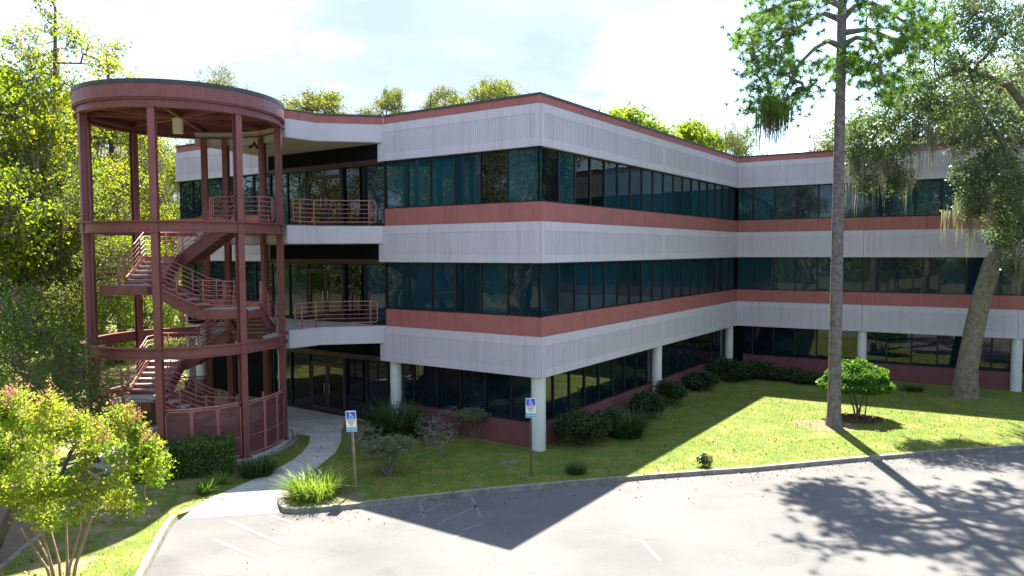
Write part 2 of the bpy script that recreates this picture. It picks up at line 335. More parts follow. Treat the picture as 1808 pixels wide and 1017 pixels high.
# (the walkway mouth between kL[0] and tip[0] ramps down to the asphalt)
lawn = MB().prism(lawnpoly, -.14, 0).build('lawn', GRASS); tag(lawn, kind='structure')
asph = MB().sheet([(-70, -16), (90, -16), (90, 45), (-9.5, 30), (-30, 12)], -.125).build('parking_lot', ASPH); tag(asph, kind='structure')
drive = MB().sheet([(-60, 40), (-19, 19.2)] + [(p.x, p.y) for p in kW[::-1]] + [(-11.6, 10), (-12.5, 2), (-40, 2)], -.121).build('side_drive', mat('old_asphalt', (.10, .085, .065), .95, noise=((.17, .12, .07), .9, 3), bump=(.5, 60, .01))); tag(drive, kind='structure')
far = MB().sheet([(-300, -300), (300, -300), (300, -16), (-300, -16)], -.11).build('far_lawn', SOIL); tag(far, kind='structure')
# low grass median behind the viewpoint (seen mirrored in the glass)
med = MB().prism([(-14, -7), (30, -7), (31, -3.5), (-14, -3.5)], -.14, .0).build('grass_median', GRASS); tag(med, kind='structure')

def sweep_kerb(path, w=.16, top=.012, gap=.012, seglen=3.0, side=1):
    """concrete kerb sections end to end along a path; side: which side of the path the kerb's width lies"""
    root = bpy.data.objects.new('kerb', None); root.location = path[0]; col.objects.link(root); tag(root, kind='structure')
    # resample
    pts = [path[0]]; acc = []
    segs = []; cur = [path[0]]; L = 0
    for a, b in zip(path, path[1:]):
        d = (b - a).length; cur.append(b); L += d
        if L >= seglen: segs.append(cur); cur = [b]; L = 0
    if len(cur) > 1: segs.append(cur)
    for k, s in enumerate(segs):
        n = len(s); nor = []
        for i in range(n):
            d = (s[min(i + 1, n - 1)] - s[max(i - 1, 0)]); d.z = 0; d.normalize(); nor.append(Vector((-d.y, d.x, 0)) * side)
        d0 = (s[1] - s[0]).normalized() * gap; d1 = (s[-1] - s[-2]).normalized() * gap
        q = [p.copy() for p in s]; q[0] = q[0] + d0; q[-1] = q[-1] - d1
        dz = random.uniform(-.006, .006)
        prof = [(-.02, -.142), (0, top + dz - .02), (.02, top + dz), (w, top + dz), (w, -.142)]
        vs = []; fs = []
        for i in range(n):
            for (a, z) in prof: vs.append((q[i].x + nor[i].x * a, q[i].y + nor[i].y * a, z))
        m = len(prof)
        for i in range(n - 1): fs += [(i * m + j, i * m + (j + 1) % m, (i + 1) * m + (j + 1) % m, (i + 1) * m + j) for j in range(m)]
        fs += [tuple(range(m)), tuple((n - 1) * m + j for j in range(m - 1, -1, -1))]
        MB().add(vs, fs).build('kerb_section', KERB, root)
    return root
sweep_kerb([p.copy() for p in tip + kRx[:-1]], side=1)
sweep_kerb([p.copy() for p in kLx], side=-1)
sweep_kerb([p.copy() for p in kW], side=1, w=.14)

# walkway with slabs and joints
pairs = [((548, 770), (602, 781)), ((546, 784), (592, 800)), ((535, 798), (576, 813)), ((519, 812), (556, 829)), ((480, 834), (522, 848)), ((446, 848), (505, 858)), ((412, 863), (497, 866)), ((370, 881), (489.5, 878)), ((324, 902), (489, 890)), ((303, 917), (494, 906))]
walk = bpy.data.objects.new('walkway', None); walk.location = G(520, 820); col.objects.link(walk); tag(walk, kind='structure')
for i in range(len(pairs) - 1):
    z = [.02, .02] if i < len(pairs) - 3 else ([.02, .015] if i == len(pairs) - 3 else [.015, -.118])
    a, b = G(*pairs[i][0]), G(*pairs[i][1]); c, d = G(*pairs[i + 1][1]), G(*pairs[i + 1][0])
    if z[1] < 0: c, d = G(*pairs[i + 1][1], -.12), G(*pairs[i + 1][0], -.12)
    e1 = (d - a).normalized() * .008; e2 = (c - b).normalized() * .008
    P = [a + e1, b + e2, c - e2, d - e1]
    vs = [(P[0].x, P[0].y, z[0]), (P[1].x, P[1].y, z[0]), (P[2].x, P[2].y, z[1]), (P[3].x, P[3].y, z[1])]
    vs += [(v[0], v[1], v[2] - .06 if v[2] > 0 else -.143) for v in vs]
    MB().add(vs, [(3, 2, 1, 0), (4, 5, 6, 7), (0, 1, 5, 4), (1, 2, 6, 5), (2, 3, 7, 6), (3, 0, 4, 7)]).build('concrete_slab', CONC, walk)

# ------------------------------------------------------------------ BUILDING
K = Vector((.95, 23.64)); L = Vector((-4.90, 27.52)); I = Vector((12.67, 40.06)); RW = Vector((24.01, 33.46)); FW = Vector((-16.45, 35.19))
u1 = (L - K).normalized(); n1 = Vector((u1.y, -u1.x)); n1 = n1 if n1.y < 0 else -n1
u2 = (I - K).normalized(); n2 = Vector((u2.y, -u2.x)); n2 = n2 if n2.y < 0 else -n2
u3 = (RW - I).normalized(); n3 = Vector((u3.y, -u3.x)); n3 = n3 if n3.y < 0 else -n3
LEN1 = 7.02; LEN1F = 20.9; LEN2 = (I - K).length; LEN3 = 21.5
ANG = lambda u: math.atan2(u.y, u.x)
bld = empty('office_building', (K.x, K.y, 0), 'three storey office building of pale ribbed panels, red bands and dark ribbon windows', 'building')
cube = MB().box(0, 1, 0, 1, 0, 1)
mull_me = cube.mesh(MULL, name='mullion')
pane_me = {m.name: MB().box(0, 1, 0, 1, 0, 1).mesh(m, name='pane') for m in GL + GLG}
faces = [('1', K, u1, n1), ('2', K, u2, n2), ('3', I, u3, n3)]
rnd = random.Random(3)
def fpt(o, u, n, a, d, z=0): return Vector((o.x + u.x * a + n.x * d, o.y + u.y * a + n.y * d, z))
def unitbox(name, me, o, u, n, a0, a1, d0, d1, z0, z1, parent, tilt=0):
    # unit cube stretched; x along u, y along n; keeps right-handedness by choosing the start corner
    rot = ANG(u); left = u.x * n.y - u.y * n.x > 0
    if left: p = fpt(o, u, n, a0, d0, z0); sy = d1 - d0
    else: p = fpt(o, u, n, a0, d1, z0); sy = d1 - d0
    return link(name, me, parent, p, (tilt * rnd.uniform(-1, 1), 0, rot + tilt * rnd.uniform(-1, 1)), (a1 - a0, sy, z1 - z0))
REC = .11
def window_run(o, u, n, edges, z0, z1, glasses, rec=REC, weights=None, prefer=None):
    """one ribbon of windows: panes and the mullions between them, head and sill frame"""
    fr = MB()
    a0, a1 = edges[0], edges[-1]
    fr.fbox(o, u, n, a0, a1, -rec - .05, -rec + .035, z1 - .05, z1); fr.fbox(o, u, n, a0, a1, -rec - .05, -rec + .035, z0, z0 + .055)
    frame = fr.build('window_frame', MULL, bld)
    for i, (x0, x1) in enumerate(zip(edges, edges[1:])):
        g = rnd.choices(glasses, weights)[0] if not (prefer and i in prefer) else prefer[i]
        unitbox('window_pane', pane_me[g.name], o, u, n, x0 + .02, x1 - .02, -rec - .018, -rec, z0 + .05, z1 - .045, bld, .0035)
    for x in edges[1:-1]:
        unitbox('mullion', mull_me, o, u, n, x - .038, x + .038, -rec - .045, -rec + .045, z0 + .055, z1 - .05, bld)
    return frame
def ribbed(o, u, n, a0, a1, z0, z1, mit0=0, mit1=0):
    m = MB(); d0 = -.25; F = .065          # face stands proud of the bands
    a0 += .008; a1 -= .008
    zb, zt = z0 + .27, z1 - .30
    m.fbox(o, u, n, a0, a1, d0, F, z0, zb); m.fbox(o, u, n, a0, a1, d0, F, zt, z1)
    e0, e1 = a0 + .16, a1 - .16
    m.fbox(o, u, n, a0, e0, d0, F, zb, zt); m.fbox(o, u, n, e1, a1, d0, F, zb, zt)
    m.fbox(o, u, n, e0, e1, d0, F - .018, zb, zt)
    k = int((e1 - e0) / .092); s = (e1 - e0) / k
    for i in range(k):
        m.fbox(o, u, n, e0 + s * (i + .25), e0 + s * (i + .75), F - .017, F - .003, zb, zt)
    ob = m.build('ribbed_panel', STONE, bld)
    return ob
lv = [(11.64, 10.255), (7.77, 6.385), (3.90, 2.53)]
win = [(8.43, 10.255), (4.56, 6.385), (.86, 2.53)]
e1_ = [0.0] + [1.38 + i * (LEN1 - 1.38) / 5 for i in range(6)]
e2_ = [0.0] + [1.29 + i * (LEN2 - 1.29) / 17 for i in range(18)]
e3_ = [0.0, .86, 1.97, 3.1, 4.2, 5.3, 6.42] + [6.42 + 1.13 * i for i in range(1, 14)]
leftE = [13.9 + i * 1.165 for i in range(7)]
for z1, z0 in lv:
    ribbed(K, u1, n1, 0.0, LEN1, z0, z1)
    for a, b in ((0, 9.85), (9.85, LEN2)): ribbed(K, u2, n2, a, b, z0, z1)
    for a, b in ((.0, 6.41), (6.41, 13.06), (13.06, LEN3)): ribbed(I, u3, n3, a, b, z0, z1)
    if z1 > 5: ribbed(K, u1, n1, 13.95, LEN1F, z0, z1)
for (z0, z1) in ((7.775, 8.43), (3.905, 4.56), (11.645, 11.93)):
    for o, u, n, a, b in ((K, u1, n1, 0, LEN1), (K, u2, n2, 0, LEN2), (I, u3, n3, 0, LEN3), (K, u1, n1, 13.95, LEN1F)):
        k = max(1, round((b - a) / 3.3))
        for i in range(k):
            MB().fbox(o, u, n, a + (b - a) * i / k + (.005 if i else 0), a + (b - a) * (i + 1) / k - (.005 if i < k - 1 else 0), -.25, -.012 + rnd.uniform(-.002, .002), z0, z1).build('red_band', RED, bld)
# dark metal coping round the roof edge
def coping(o, u, n, a, b, out=.02): MB().fbox(o, u, n, a, b, -.3, out, 11.932, 12.0).build('roof_coping', COPE, bld)
coping(K, u1, n1, 0, LEN1); coping(K, u2, n2, -.02, LEN2); coping(I, u3, n3, .0, LEN3); coping(K, u1, n1, 13.95, LEN1F)
# windows
D = GL[3]
window_run(K, u1, n1, e1_, *win[0], GL[:2], prefer={1: D, 0: GL[1], 2: GL[0]})
window_run(K, u1, n1, e1_, *win[1], [GL[0], GL[2]])
window_run(K, u2, n2, e2_, *win[0], GL[:3], weights=[4, 2, 1], prefer={0: D, 2: D, 3: D})
window_run(K, u2, n2, e2_, *win[1], [GL[0], GL[2]], weights=[3, 2])
window_run(I, u3, n3, e3_, *win[0], GL[:3], weights=[3, 2, 1])
window_run(I, u3, n3, e3_, *win[1], [GL[0], GL[2]])
window_run(K, u1, n1, leftE, *win[0], [GL[0], GL[2]]); window_run(K, u1, n1, leftE, *win[1], [GL[2]])
# ground floor: glass set back behind the columns, red sill wall below
for o, u, n, ed in ((K, u1, n1, e1_), (K, u2, n2, e2_), (I, u3, n3, e3_)):
    ed = [.34] + ed[1:]
    window_run(o, u, n, ed, .86, 2.53, GLG, rec=.34)
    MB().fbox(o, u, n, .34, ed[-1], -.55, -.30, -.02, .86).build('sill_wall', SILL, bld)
MB().fbox(K, u1, n1, 0, LEN1, -.5, -.252, 2.53, 2.6).build('soffit', SOFFIT, bld)
# recessed entrance front behind the balconies: full-height glass, spandrels, doors
for fl, (z0, z1, zs) in enumerate(((7.80, 10.20, 10.97), (3.93, 6.33, 7.10), (.03, 2.50, 3.22))):
    ed = [7.06, 8.2, 9.40, 11.55, 12.75, 13.9]
    gl = [GL[2], GL[3], GL[0]] if fl < 2 else GLG
    fr = MB(); o, u, n = K, u1, n1
    fr.fbox(o, u, n, ed[0], ed[-1], -.17, -.06, z1 - .06, z1); fr.fbox(o, u, n, ed[0], ed[-1], -.17, -.06, z0, z0 + .09)
    for x in ed: fr.fbox(o, u, n, x - .04, x + .04, -.18, -.055, z0 + .09, z1 - .06)
    fr.build('curtain_wall_frame', MULL, bld)
    for x0, x1 in zip(ed, ed[1:]):
        if abs(x0 - 9.40) < .01:
            # transom glass and a pair of glazed doors
            unitbox('window_pane', pane_me[gl[0].name], o, u, n, x0 + .04, x1 - .04, -.13, -.11, z0 + 2.13, z1 - .06, bld, .003)
            fm = mat_door = SPANB
            for q, (a, b) in enumerate(((x0 + .06, (x0 + x1) / 2 - .01), ((x0 + x1) / 2 + .01, x1 - .06))):
                dm = MB()
                dm.fbox(o, u, n, a, a + .09, -.15, -.07, z0 + .02, z0 + 2.08); dm.fbox(o, u, n, b - .09, b, -.15, -.07, z0 + .02, z0 + 2.08)
                dm.fbox(o, u, n, a + .09, b - .09, -.15, -.07, z0 + .02, z0 + .24); dm.fbox(o, u, n, a + .09, b - .09, -.15, -.07, z0 + 1.97, z0 + 2.08)
                door = dm.build('door', fm, bld)
                gm = MB().fbox(o, u, n, a + .09, b - .09, -.12, -.10, z0 + .24, z0 + 1.97).build('pane', GL[3], door)
                hx = b - .14 if q == 0 else a + .14
                MB().tube([fpt(o, u, n, hx, -.03, z0 + .85), fpt(o, u, n, hx, -.03, z0 + 1.25)], .015).build('handle', GALV, door)
            MB().fbox(o, u, n, x0 + .04, x1 - .04, -.16, -.065, z0 + 2.08, z0 + 2.13).build('door_transom', fm, bld)
        else:
            unitbox('window_pane', pane_me[rnd.choice(gl).name], o, u, n, x0 + .04, x1 - .04, -.13, -.11, z0 + .09, z1 - .06, bld, .003)
    MB().fbox(o, u, n, 7.02, 13.95, -.25, -.04, z1, zs).build('spandrel', SPAN, bld)
    MB().fbox(o, u, n, 7.02, 13.95, -.24, -.02, z1 - .02, z1 + .16).build('door_header', SPANB, bld)
# white jamb return beside the recess
for z0, z1 in ((10.255, 11.0), (6.385, 7.12), (2.53, 3.25)):
    MB().fbox(K, u1, n1, LEN1 + .003, LEN1 + .30, -.2, .03, z0 - .0, z1).build('jamb_return', STONE_S, bld)
# canopy and balconies
TC = Vector((-11.38, 24.99)); TR = 3.16
kink = Vector((-7.36, 27.06)); lft = Vector((-8.22, 26.10))
arc = [TC + Vector((math.cos(R_(a)), math.sin(R_(a)))) * (TR + .02) for a in (22, 40, 58, 76, 94, 108)]
plate = [fpt(K, u1, n1, LEN1 + .01, -.01).xy, kink, lft] + arc + [fpt(K, u1, n1, 14.2, .0).xy]
def inset(poly, d): # toward P1
    return [p - n1 * d for p in poly]
MB().prism(plate, 10.975, 11.642).build('canopy_fascia', STONE_S, bld)
MB().prism([p + (TC - TC) for p in plate], 11.645, 11.93).build('canopy_parapet', RED, bld)
pc = [p + n1 * .03 for p in plate[:3]] + plate[3:]
MB().prism(pc, 11.932, 12.0).build('canopy_coping', COPE, bld)
sf = [p - n1 * .08 for p in plate[:3]] + arc + [plate[-1]]
MB().prism([p - n1 * .05 if i < 3 else p for i, p in enumerate(plate)], 10.955, 10.973).build('canopy_soffit', SOFFIT, bld)
for zt in (7.77, 3.90):
    MB().prism(plate, zt - .665, zt - .005).build('balcony_slab', STONE_S, bld)
    MB().prism([p - n1 * .10 if i < 3 else p for i, p in enumerate(plate)], zt - .684, zt - .668).build('balcony_soffit', SOFFIT, bld)
    MB().prism([p - n1 * .05 if i < 3 else p for i, p in enumerate(plate)], zt - .002, zt + .012).build('balcony_floor', CONC, bld)
# columns
def column_(o, u, n, a, d, z1, r=.235):
    p = fpt(o, u, n, a, d); m = MB()
    k = 28; ring = [(math.cos(2 * math.pi * i / k), math.sin(2 * math.pi * i / k)) for i in range(k)]
    vs = [(p.x + c * r, p.y + s * r, z) for z in (-.05, z1) for c, s in ring]
    m.add(vs, [(i, (i + 1) % k, k + (i + 1) % k, k + i) for i in range(k)]); return m.build('column', COLM, bld, True)
cK = K - n1 * .25 - n2 * .25
mkc = lambda p, r=.235: MB().add([(p.x + math.cos(2 * math.pi * i / 28) * r, p.y + math.sin(2 * math.pi * i / 28) * r, z) for z in (-.05, 2.53) for i in range(28)], [(i, (i + 1) % 28, 28 + (i + 1) % 28, 28 + i) for i in range(28)]).build('column', COLM, bld, True)
mkc(cK, .25); mkc(fpt(K, u1, n1, 6.78, -.27)); mkc(fpt(K, u1, n1, 13.5, -.27)); mkc(fpt(K, u1, n1, 19.7, -.27))
mkc(fpt(K, u2, n2, 9.85, -.22)); mkc(fpt(K, u2, n2, LEN2 - .55, -.22)); mkc(fpt(I, u3, n3, 6.41, -.22)); mkc(fpt(I, u3, n3, 13.06, -.22)); mkc(fpt(I, u3, n3, 20.9, -.22))
# body: inner core walls, floors, roof
def off(p, *dn):
    for n, d in dn: p = p - n * d
    return p
B0 = fpt(K, u1, n1, LEN1F, 0).xy; E3 = fpt(I, u3, n3, LEN3, 0).xy
body = lambda d: [off(B0, (n1, d)) - u1 * d * .5, off(K, (n1, d), (n2, d)), off(I, (n2, d), (n3, d)), off(E3, (n3, d)) - u3 * d * .5, E3 - n3 * 17 - u3 * d * .5, B0 - n1 * 20 - u1 * d * .5]
MB().prism(body(.26), 11.60, 11.80).build('roof', ROOFM, bld)
MB().prism(body(.26), 7.2, 7.7).build('floor_slab', SPAN, bld); MB().prism(body(.26), 3.3, 3.8).build('floor_slab', SPAN, bld)
MB().prism(body(.62), -.1, 11.58).build('interior_core', SPAN, bld)
MB().prism([off(B0, (n1, .26)), off(K, (n1, .26), (n2, .26)), off(I, (n2, .26), (n3, .26)), off(E3, (n3, .26)), off(E3, (n3, .6)), off(I, (n2, .6), (n3, .6)), off(K, (n1, .6), (n2, .6)), off(B0, (n1, .6))], 2.535, 3.25).build('ground_soffit', STONE_S, bld)
# end wall on the far left and back walls with parapet
endp = [B0, B0 - n1 * 20]
for a, b in ((B0 - n1 * .26, B0 - n1 * 20), (B0 - n1 * 20, E3 - n3 * 17), (E3 - n3 * 17, E3 - n3 * .26)):
    d = (b - a).normalized(); nn = Vector((d.y, -d.x))
    m = MB(); c = (B0 + K + I + E3) / 4 - n1 * 6
    if (c - a).dot(nn) > 0: nn = -nn
    m.fbox(a, d, nn, 0, (b - a).length, -.2, .0, 0, 11.6).build('back_wall', STONE, bld)
    MB().fbox(a, d, nn, 0, (b - a).length, -.2, .012, 11.602, 12.0).build('back_parapet', RED, bld)
# doormat area: concrete patio between tower and doors
pg = [G(548, 770), G(602, 781), G(603, 762), G(611, 737), fpt(K, u1, n1, 7.0, .12), fpt(K, u1, n1, 7.0, -.28), fpt(K, u1, n1, 14.2, -.28)]
arc2 = [TC + Vector((math.cos(R_(a)), math.sin(R_(a)))) * (TR + .3) for a in (110, 90, 70, 50, 30, 10, -5)]
pat = MB().prism([(p[0], p[1]) for p in pg] + [(p.x, p.y) for p in arc2] + [(G(524, 766).x, G(524, 766).y)], -.05, .016).build('entrance_patio', CONC); tag(pat, kind='structure')
# balcony railings
def rail_set(path, parent, h=.98, nrail=6, base=.12, rr=.022, posts=None, loopends=True, mt=RAILM, rb=.11):
    """path: floor-level points. outer loop frame (top rail, bottom rail, rounded ends), inner rails, posts"""
    P = [Vector(p) for p in path]; up = Vector((0, 0, 1))
    top = [p + up * h for p in P]; bot = [p + up * base for p in P]
    def corner(a, b_dir, v, s): # quarter round
        pts = []
        for k in range(5):
            t = k / 4 * math.pi / 2
            pts.append(a + b_dir * (rb * (1 - math.sin(t))) + v * (rb * (1 - math.cos(t))) * s)
        return pts
    d0 = (P[1] - P[0]).normalized(); d1 = (P[-2] - P[-1]).normalized()
    loop = corner(top[0], d0, -up, 1) + [] ; 
    c_tl = corner(top[0], d0, -up, 1); c_bl = corner(bot[0], d0, up, 1)[::-1]
    c_tr = corner(top[-1], d1, -up, 1)[::-1]; c_br = corner(bot[-1], d1, up, 1)
    ring = top[1:-1] + c_tr + c_br + bot[1:-1][::-1] + c_bl + c_tl
    # order: along top to right, down, back along bottom, up the left
    ring = c_tl[::1] + top[1:-1] + c_tr + c_br[::-1][::-1] + bot[1:-1][::-1] + c_bl
    ring = c_tl_fix(c_tl, top, c_tr, c_br, bot, c_bl)
    o = MB().tube(ring, rr, 6, True).build('railing', mt, parent, True)
    for k in range(1, nrail - 1):
        f = base + (h - base) * k / (nrail - 1)
        MB().tube([p + up * f for p in P], rr * .8, 5).build('rail', mt, o, True)
    if posts is None:
        tot = sum((b - a).length for a, b in zip(P, P[1:])); nn = max(2, int(tot / 1.5) + 1); posts = [(i + .12 * (1 if i == 0 else -1 if i == nn - 1 else 0)) / (nn - 1) for i in range(nn)]
    Ls = [0]
    for a, b in zip(P, P[1:]): Ls.append(Ls[-1] + (b - a).length)
    for f in posts:
        s = f * Ls[-1]
        for i in range(len(P) - 1):
            if s <= Ls[i + 1] + 1e-6:
                q = P[i].lerp(P[i + 1], (s - Ls[i]) / (Ls[i + 1] - Ls[i])); break
        MB().tube([q, q + up * h], rr * 1.15, 6).build('post', mt, o, True)
    return o
def c_tl_fix(c_tl, top, c_tr, c_br, bot, c_bl):
    # corner() runs from the vertical side (offset) to the horizontal side: orient each piece head to tail
    def orient(prev, seg): return seg if (seg[0] - prev).length <= (seg[-1] - prev).length else seg[::-1]
    h0 = min(c_tl, key=lambda p: -p.z)
    a = c_tl if c_tl[-1].z >= c_tl[0].z else c_tl[::-1]
    out = list(a) + list(top[1:-1])
    out += orient(out[-1], c_tr); out += orient(out[-1], c_br) ; out += list(bot[1:-1][::-1]); out += orient(out[-1], c_bl)
    return out
for zt in (7.78, 3.91):
    inn = -n1 * .12
    a = Vector((lft.x, lft.y, zt)) + Vector((inn.x + .12, inn.y + .02, 0)); b = Vector((kink.x, kink.y, zt)) + Vector((inn.x, inn.y, 0)); c = fpt(K, u1, n1, LEN1 + .28, .18, zt)
    rail_set([a, b, c], bld, h=.96, nrail=6, base=.14, posts=[.09, .28, .92])

# ------------------------------------------------------------------ STAIR TOWER
tw = empty('stair_tower', (TC.x, TC.y, 0), 'round open red steel stair tower with winding stairs under a flat disc roof', 'stair tower')
def cpt(a, r, z=0): return Vector((TC.x + math.cos(R_(a)) * r, TC.y + math.sin(R_(a)) * r, z))
def ringmesh(r0, r1, z0, z1, n=96, a0=0, a1=360):
    m = MB(); full = a1 - a0 >= 360; k = n if full else n + 1
    vs = []
    for i in range(k):
        a = a0 + (a1 - a0) * i / n
        vs += [cpt(a, r0, z0), cpt(a, r1, z0), cpt(a, r1, z1), cpt(a, r0, z1)]
    fs = []
    for i in range(n):
        j = (i + 1) % k
        fs += [(i * 4 + q, i * 4 + (q + 1) % 4, j * 4 + (q + 1) % 4, j * 4 + q) for q in range(4)]
    if not full: fs += [(0, 1, 2, 3), ((k - 1) * 4 + 3, (k - 1) * 4 + 2, (k - 1) * 4 + 1, (k - 1) * 4)]
    return m.add(vs, fs)
postang = [8, 55, 87, 102, 148, 190, 225, 278, 324]
for a in postang:
    p = cpt(a, TR - .02); d = Vector((math.cos(R_(a)), math.sin(R_(a)), 0)); t = Vector((-d.y, d.x, 0))
    m = MB()
    for s in (-1, 1): m.fbox(p.xy, t.xy, d.xy, -.105, .105, s * .10 - .012, s * .10 + .012, 0, 11.24)   # flanges
    m.fbox(p.xy, t.xy, d.xy, -.012, .012, -.088, .088, 0, 11.24)
    m.build('steel_post', STEEL, tw)
    MB().fbox(p.xy, t.xy, d.xy, -.17, .17, -.17, .17, 0.018, .04).build('base_plate', STEEL, tw)
ringmesh(TR - .02, TR + .17, 11.50, 11.90).build('roof_fascia', STEEL, tw, False)
ringmesh(TR - .05, TR + .185, 11.902, 12.03).build('roof_coping', COPE, tw)
MB().prism([cpt(i * 5, TR - .03).xy for i in range(72)], 11.80, 11.99).build('roof', ROOFM, tw)
# channel ring just below the fascia
m = ringmesh(TR - .10, TR + .14, 11.455, 11.49); m2 = ringmesh(TR + .02, TR + .05, 11.245, 11.455); m3 = ringmesh(TR - .10, TR + .14, 11.215, 11.245)
for q in (m2, m3): m.add(q.v, q.f)
m.build('ring_beam', STEEL, tw)
# ribbed roof deck seen from below
dk = MB(); x = -TR + .05
while x < TR:
    h = math.sqrt(max(.02, (TR - .12) ** 2 - x * x)); dk.box(TC.x - h, TC.x + h, TC.y + x, TC.y + x + .09, 11.60, 11.655); x += .2
dk.build('deck_ribs', DECKM, tw); MB().prism([cpt(i * 5, TR - .06).xy for i in range(72)], 11.655, 11.70).build('roof_deck', DECKM, tw)
for a, b in ((8, 190), (55, 225), (102, 278), (148, 324)):
    pa, pb = cpt(a, TR - .12, 11.50), cpt(b, TR - .12, 11.50)
    off_ = {8: 0, 55: -.006, 102: .006, 148: .012}[a]
    MB().bar(pa + Vector((0, 0, off_)), pb + Vector((0, 0, off_)), .10, .15).build('roof_beam', STEEL, tw)
for (ax, a2) in ((225, 278), (278, 324), (324, 8), (148, 190)):
    MB().bar(cpt(ax, TR - .15, 11.36), cpt(a2, TR - .15, 11.36), .07, .08).build('tie_beam', STEEL, tw)
for z in (7.78, 3.85):
    m = ringmesh(TR - .02, TR + .17, z - .035, z + .0); q = ringmesh(TR + .03, TR + .06, z - .33, z - .035); q2 = ringmesh(TR - .02, TR + .13, z - .36, z - .33)
    m.add(q.v, q.f); m.add(q2.v, q2.f); m.build('ring_beam', STEEL, tw)
# platforms
for z in (7.78, 3.85):
    pts = [cpt(a, TR - .04).xy for a in range(-14, 76, 6)]
    poly = [p for p in pts if p.y > 24.55]
    poly = [Vector((-8.52, 24.6))] + poly + [Vector((-10.4, 27.9)), Vector((-10.4, 26.6)), Vector((-10.4, 26.25)), Vector((-9.95, 26.25)), Vector((-9.95, 26.15)), Vector((-8.75, 26.15)), Vector((-8.75, 24.6))]
    if z > 5: poly = [Vector((-8.5, 24.6))] + [p for p in pts if p.y > 24.62] + [Vector((-10.4, 27.9)), Vector((-10.4, 24.6))]
    else: poly = [p for p in pts if p.y > 26.2] + [Vector((-10.4, 27.9)), Vector((-10.4, 26.2))]
    MB().prism(poly, z - .07, z + .004).build('platform', CONC, tw)
    MB().prism([p + (TC - p).normalized() * .03 for p in poly], z - .30, z - .072).build('platform_frame', STEEL, tw)
    if z < 5:  # narrow walk beside the descending flight
        MB().prism([Vector((-8.72, 24.75)), Vector((-8.26, 24.75)), Vector((-8.26, 26.18)), Vector((-8.72, 26.18))], z - .25, z).build('platform', CONC, tw)
# flights
def flight(p0, d, w, z0, z1, n, run):
    """p0 = bottom inner corner (xy), d = walking direction, w = width vector (xy)"""
    d = Vector(d).normalized(); wv = Vector(w); rise = (z1 - z0) / n; m = None; W = wv.length; wu = wv.normalized()
    tread = None
    for i in range(n):
        q = Vector(p0) + d * run * i; z = z0 + rise * (i + 1)
        if i < n - 1:
            MB().fbox(q, d, wu, 0, run + .02, .03, W - .03, z - .045, z).build('tread', TREAD, tw)
        MB().fbox(q, d, wu, 0.0, .012, .03, W - .03, z - rise + .002, z - .047).build('riser', STEEL, tw)
    for s in (0, W - .04):
        a = Vector(p0) + wu * (s + .02); b = a + d * run * (n - 1)
        st = MB(); A = Vector((a.x, a.y, z0)); B = Vector((b.x, b.y, z1)); t = Vector((wu.x, wu.y, 0)) * .02; dd = Vector((d.x, d.y, 0))
        prof = [A - dd * .12 + Vector((0, 0, -.14)), A + Vector((0, 0, .10)) - dd * .12, B + Vector((0, 0, .06)) - dd * .25, B + Vector((0, 0, .06)) + dd * .02, B + Vector((0, 0, -.30)) + dd * .02, A + Vector((0, 0, -.30)) + dd * .10]
        if z0 < .1: prof[0] = A - dd * .12; prof[-1] = A + dd * .15
        vs = [p - t for p in prof] + [p + t for p in prof]; k = len(prof)
        st.add(vs, [tuple(range(k)), tuple(range(2 * k - 1, k - 1, -1))] + [(i, k + i, k + (i + 1) % k, (i + 1) % k) for i in range(k)])
        st.build('stringer', STEEL, tw)
def landing(x0, x1, y0, y1, z):
    MB().box(x0, x1, y0, y1, z - .05, z).build('landing', CONC, tw)
    f = MB(); f.box(x0 - .04, x1 + .04, y0 - .04, y0, z - .30, z + .012); f.box(x0 - .04, x1 + .04, y1, y1 + .04, z - .30, z - .052)
    f.box(x0 - .04, x0, y0, y1, z - .30, z - .052); f.box(x1, x1 + .04, y0, y1, z - .30, z - .052); f.build('landing_frame', STEEL, tw)
    MB().box(x0, x1, y0, y1, z - .09, z - .055).build('landing_pan', STEEL, tw)
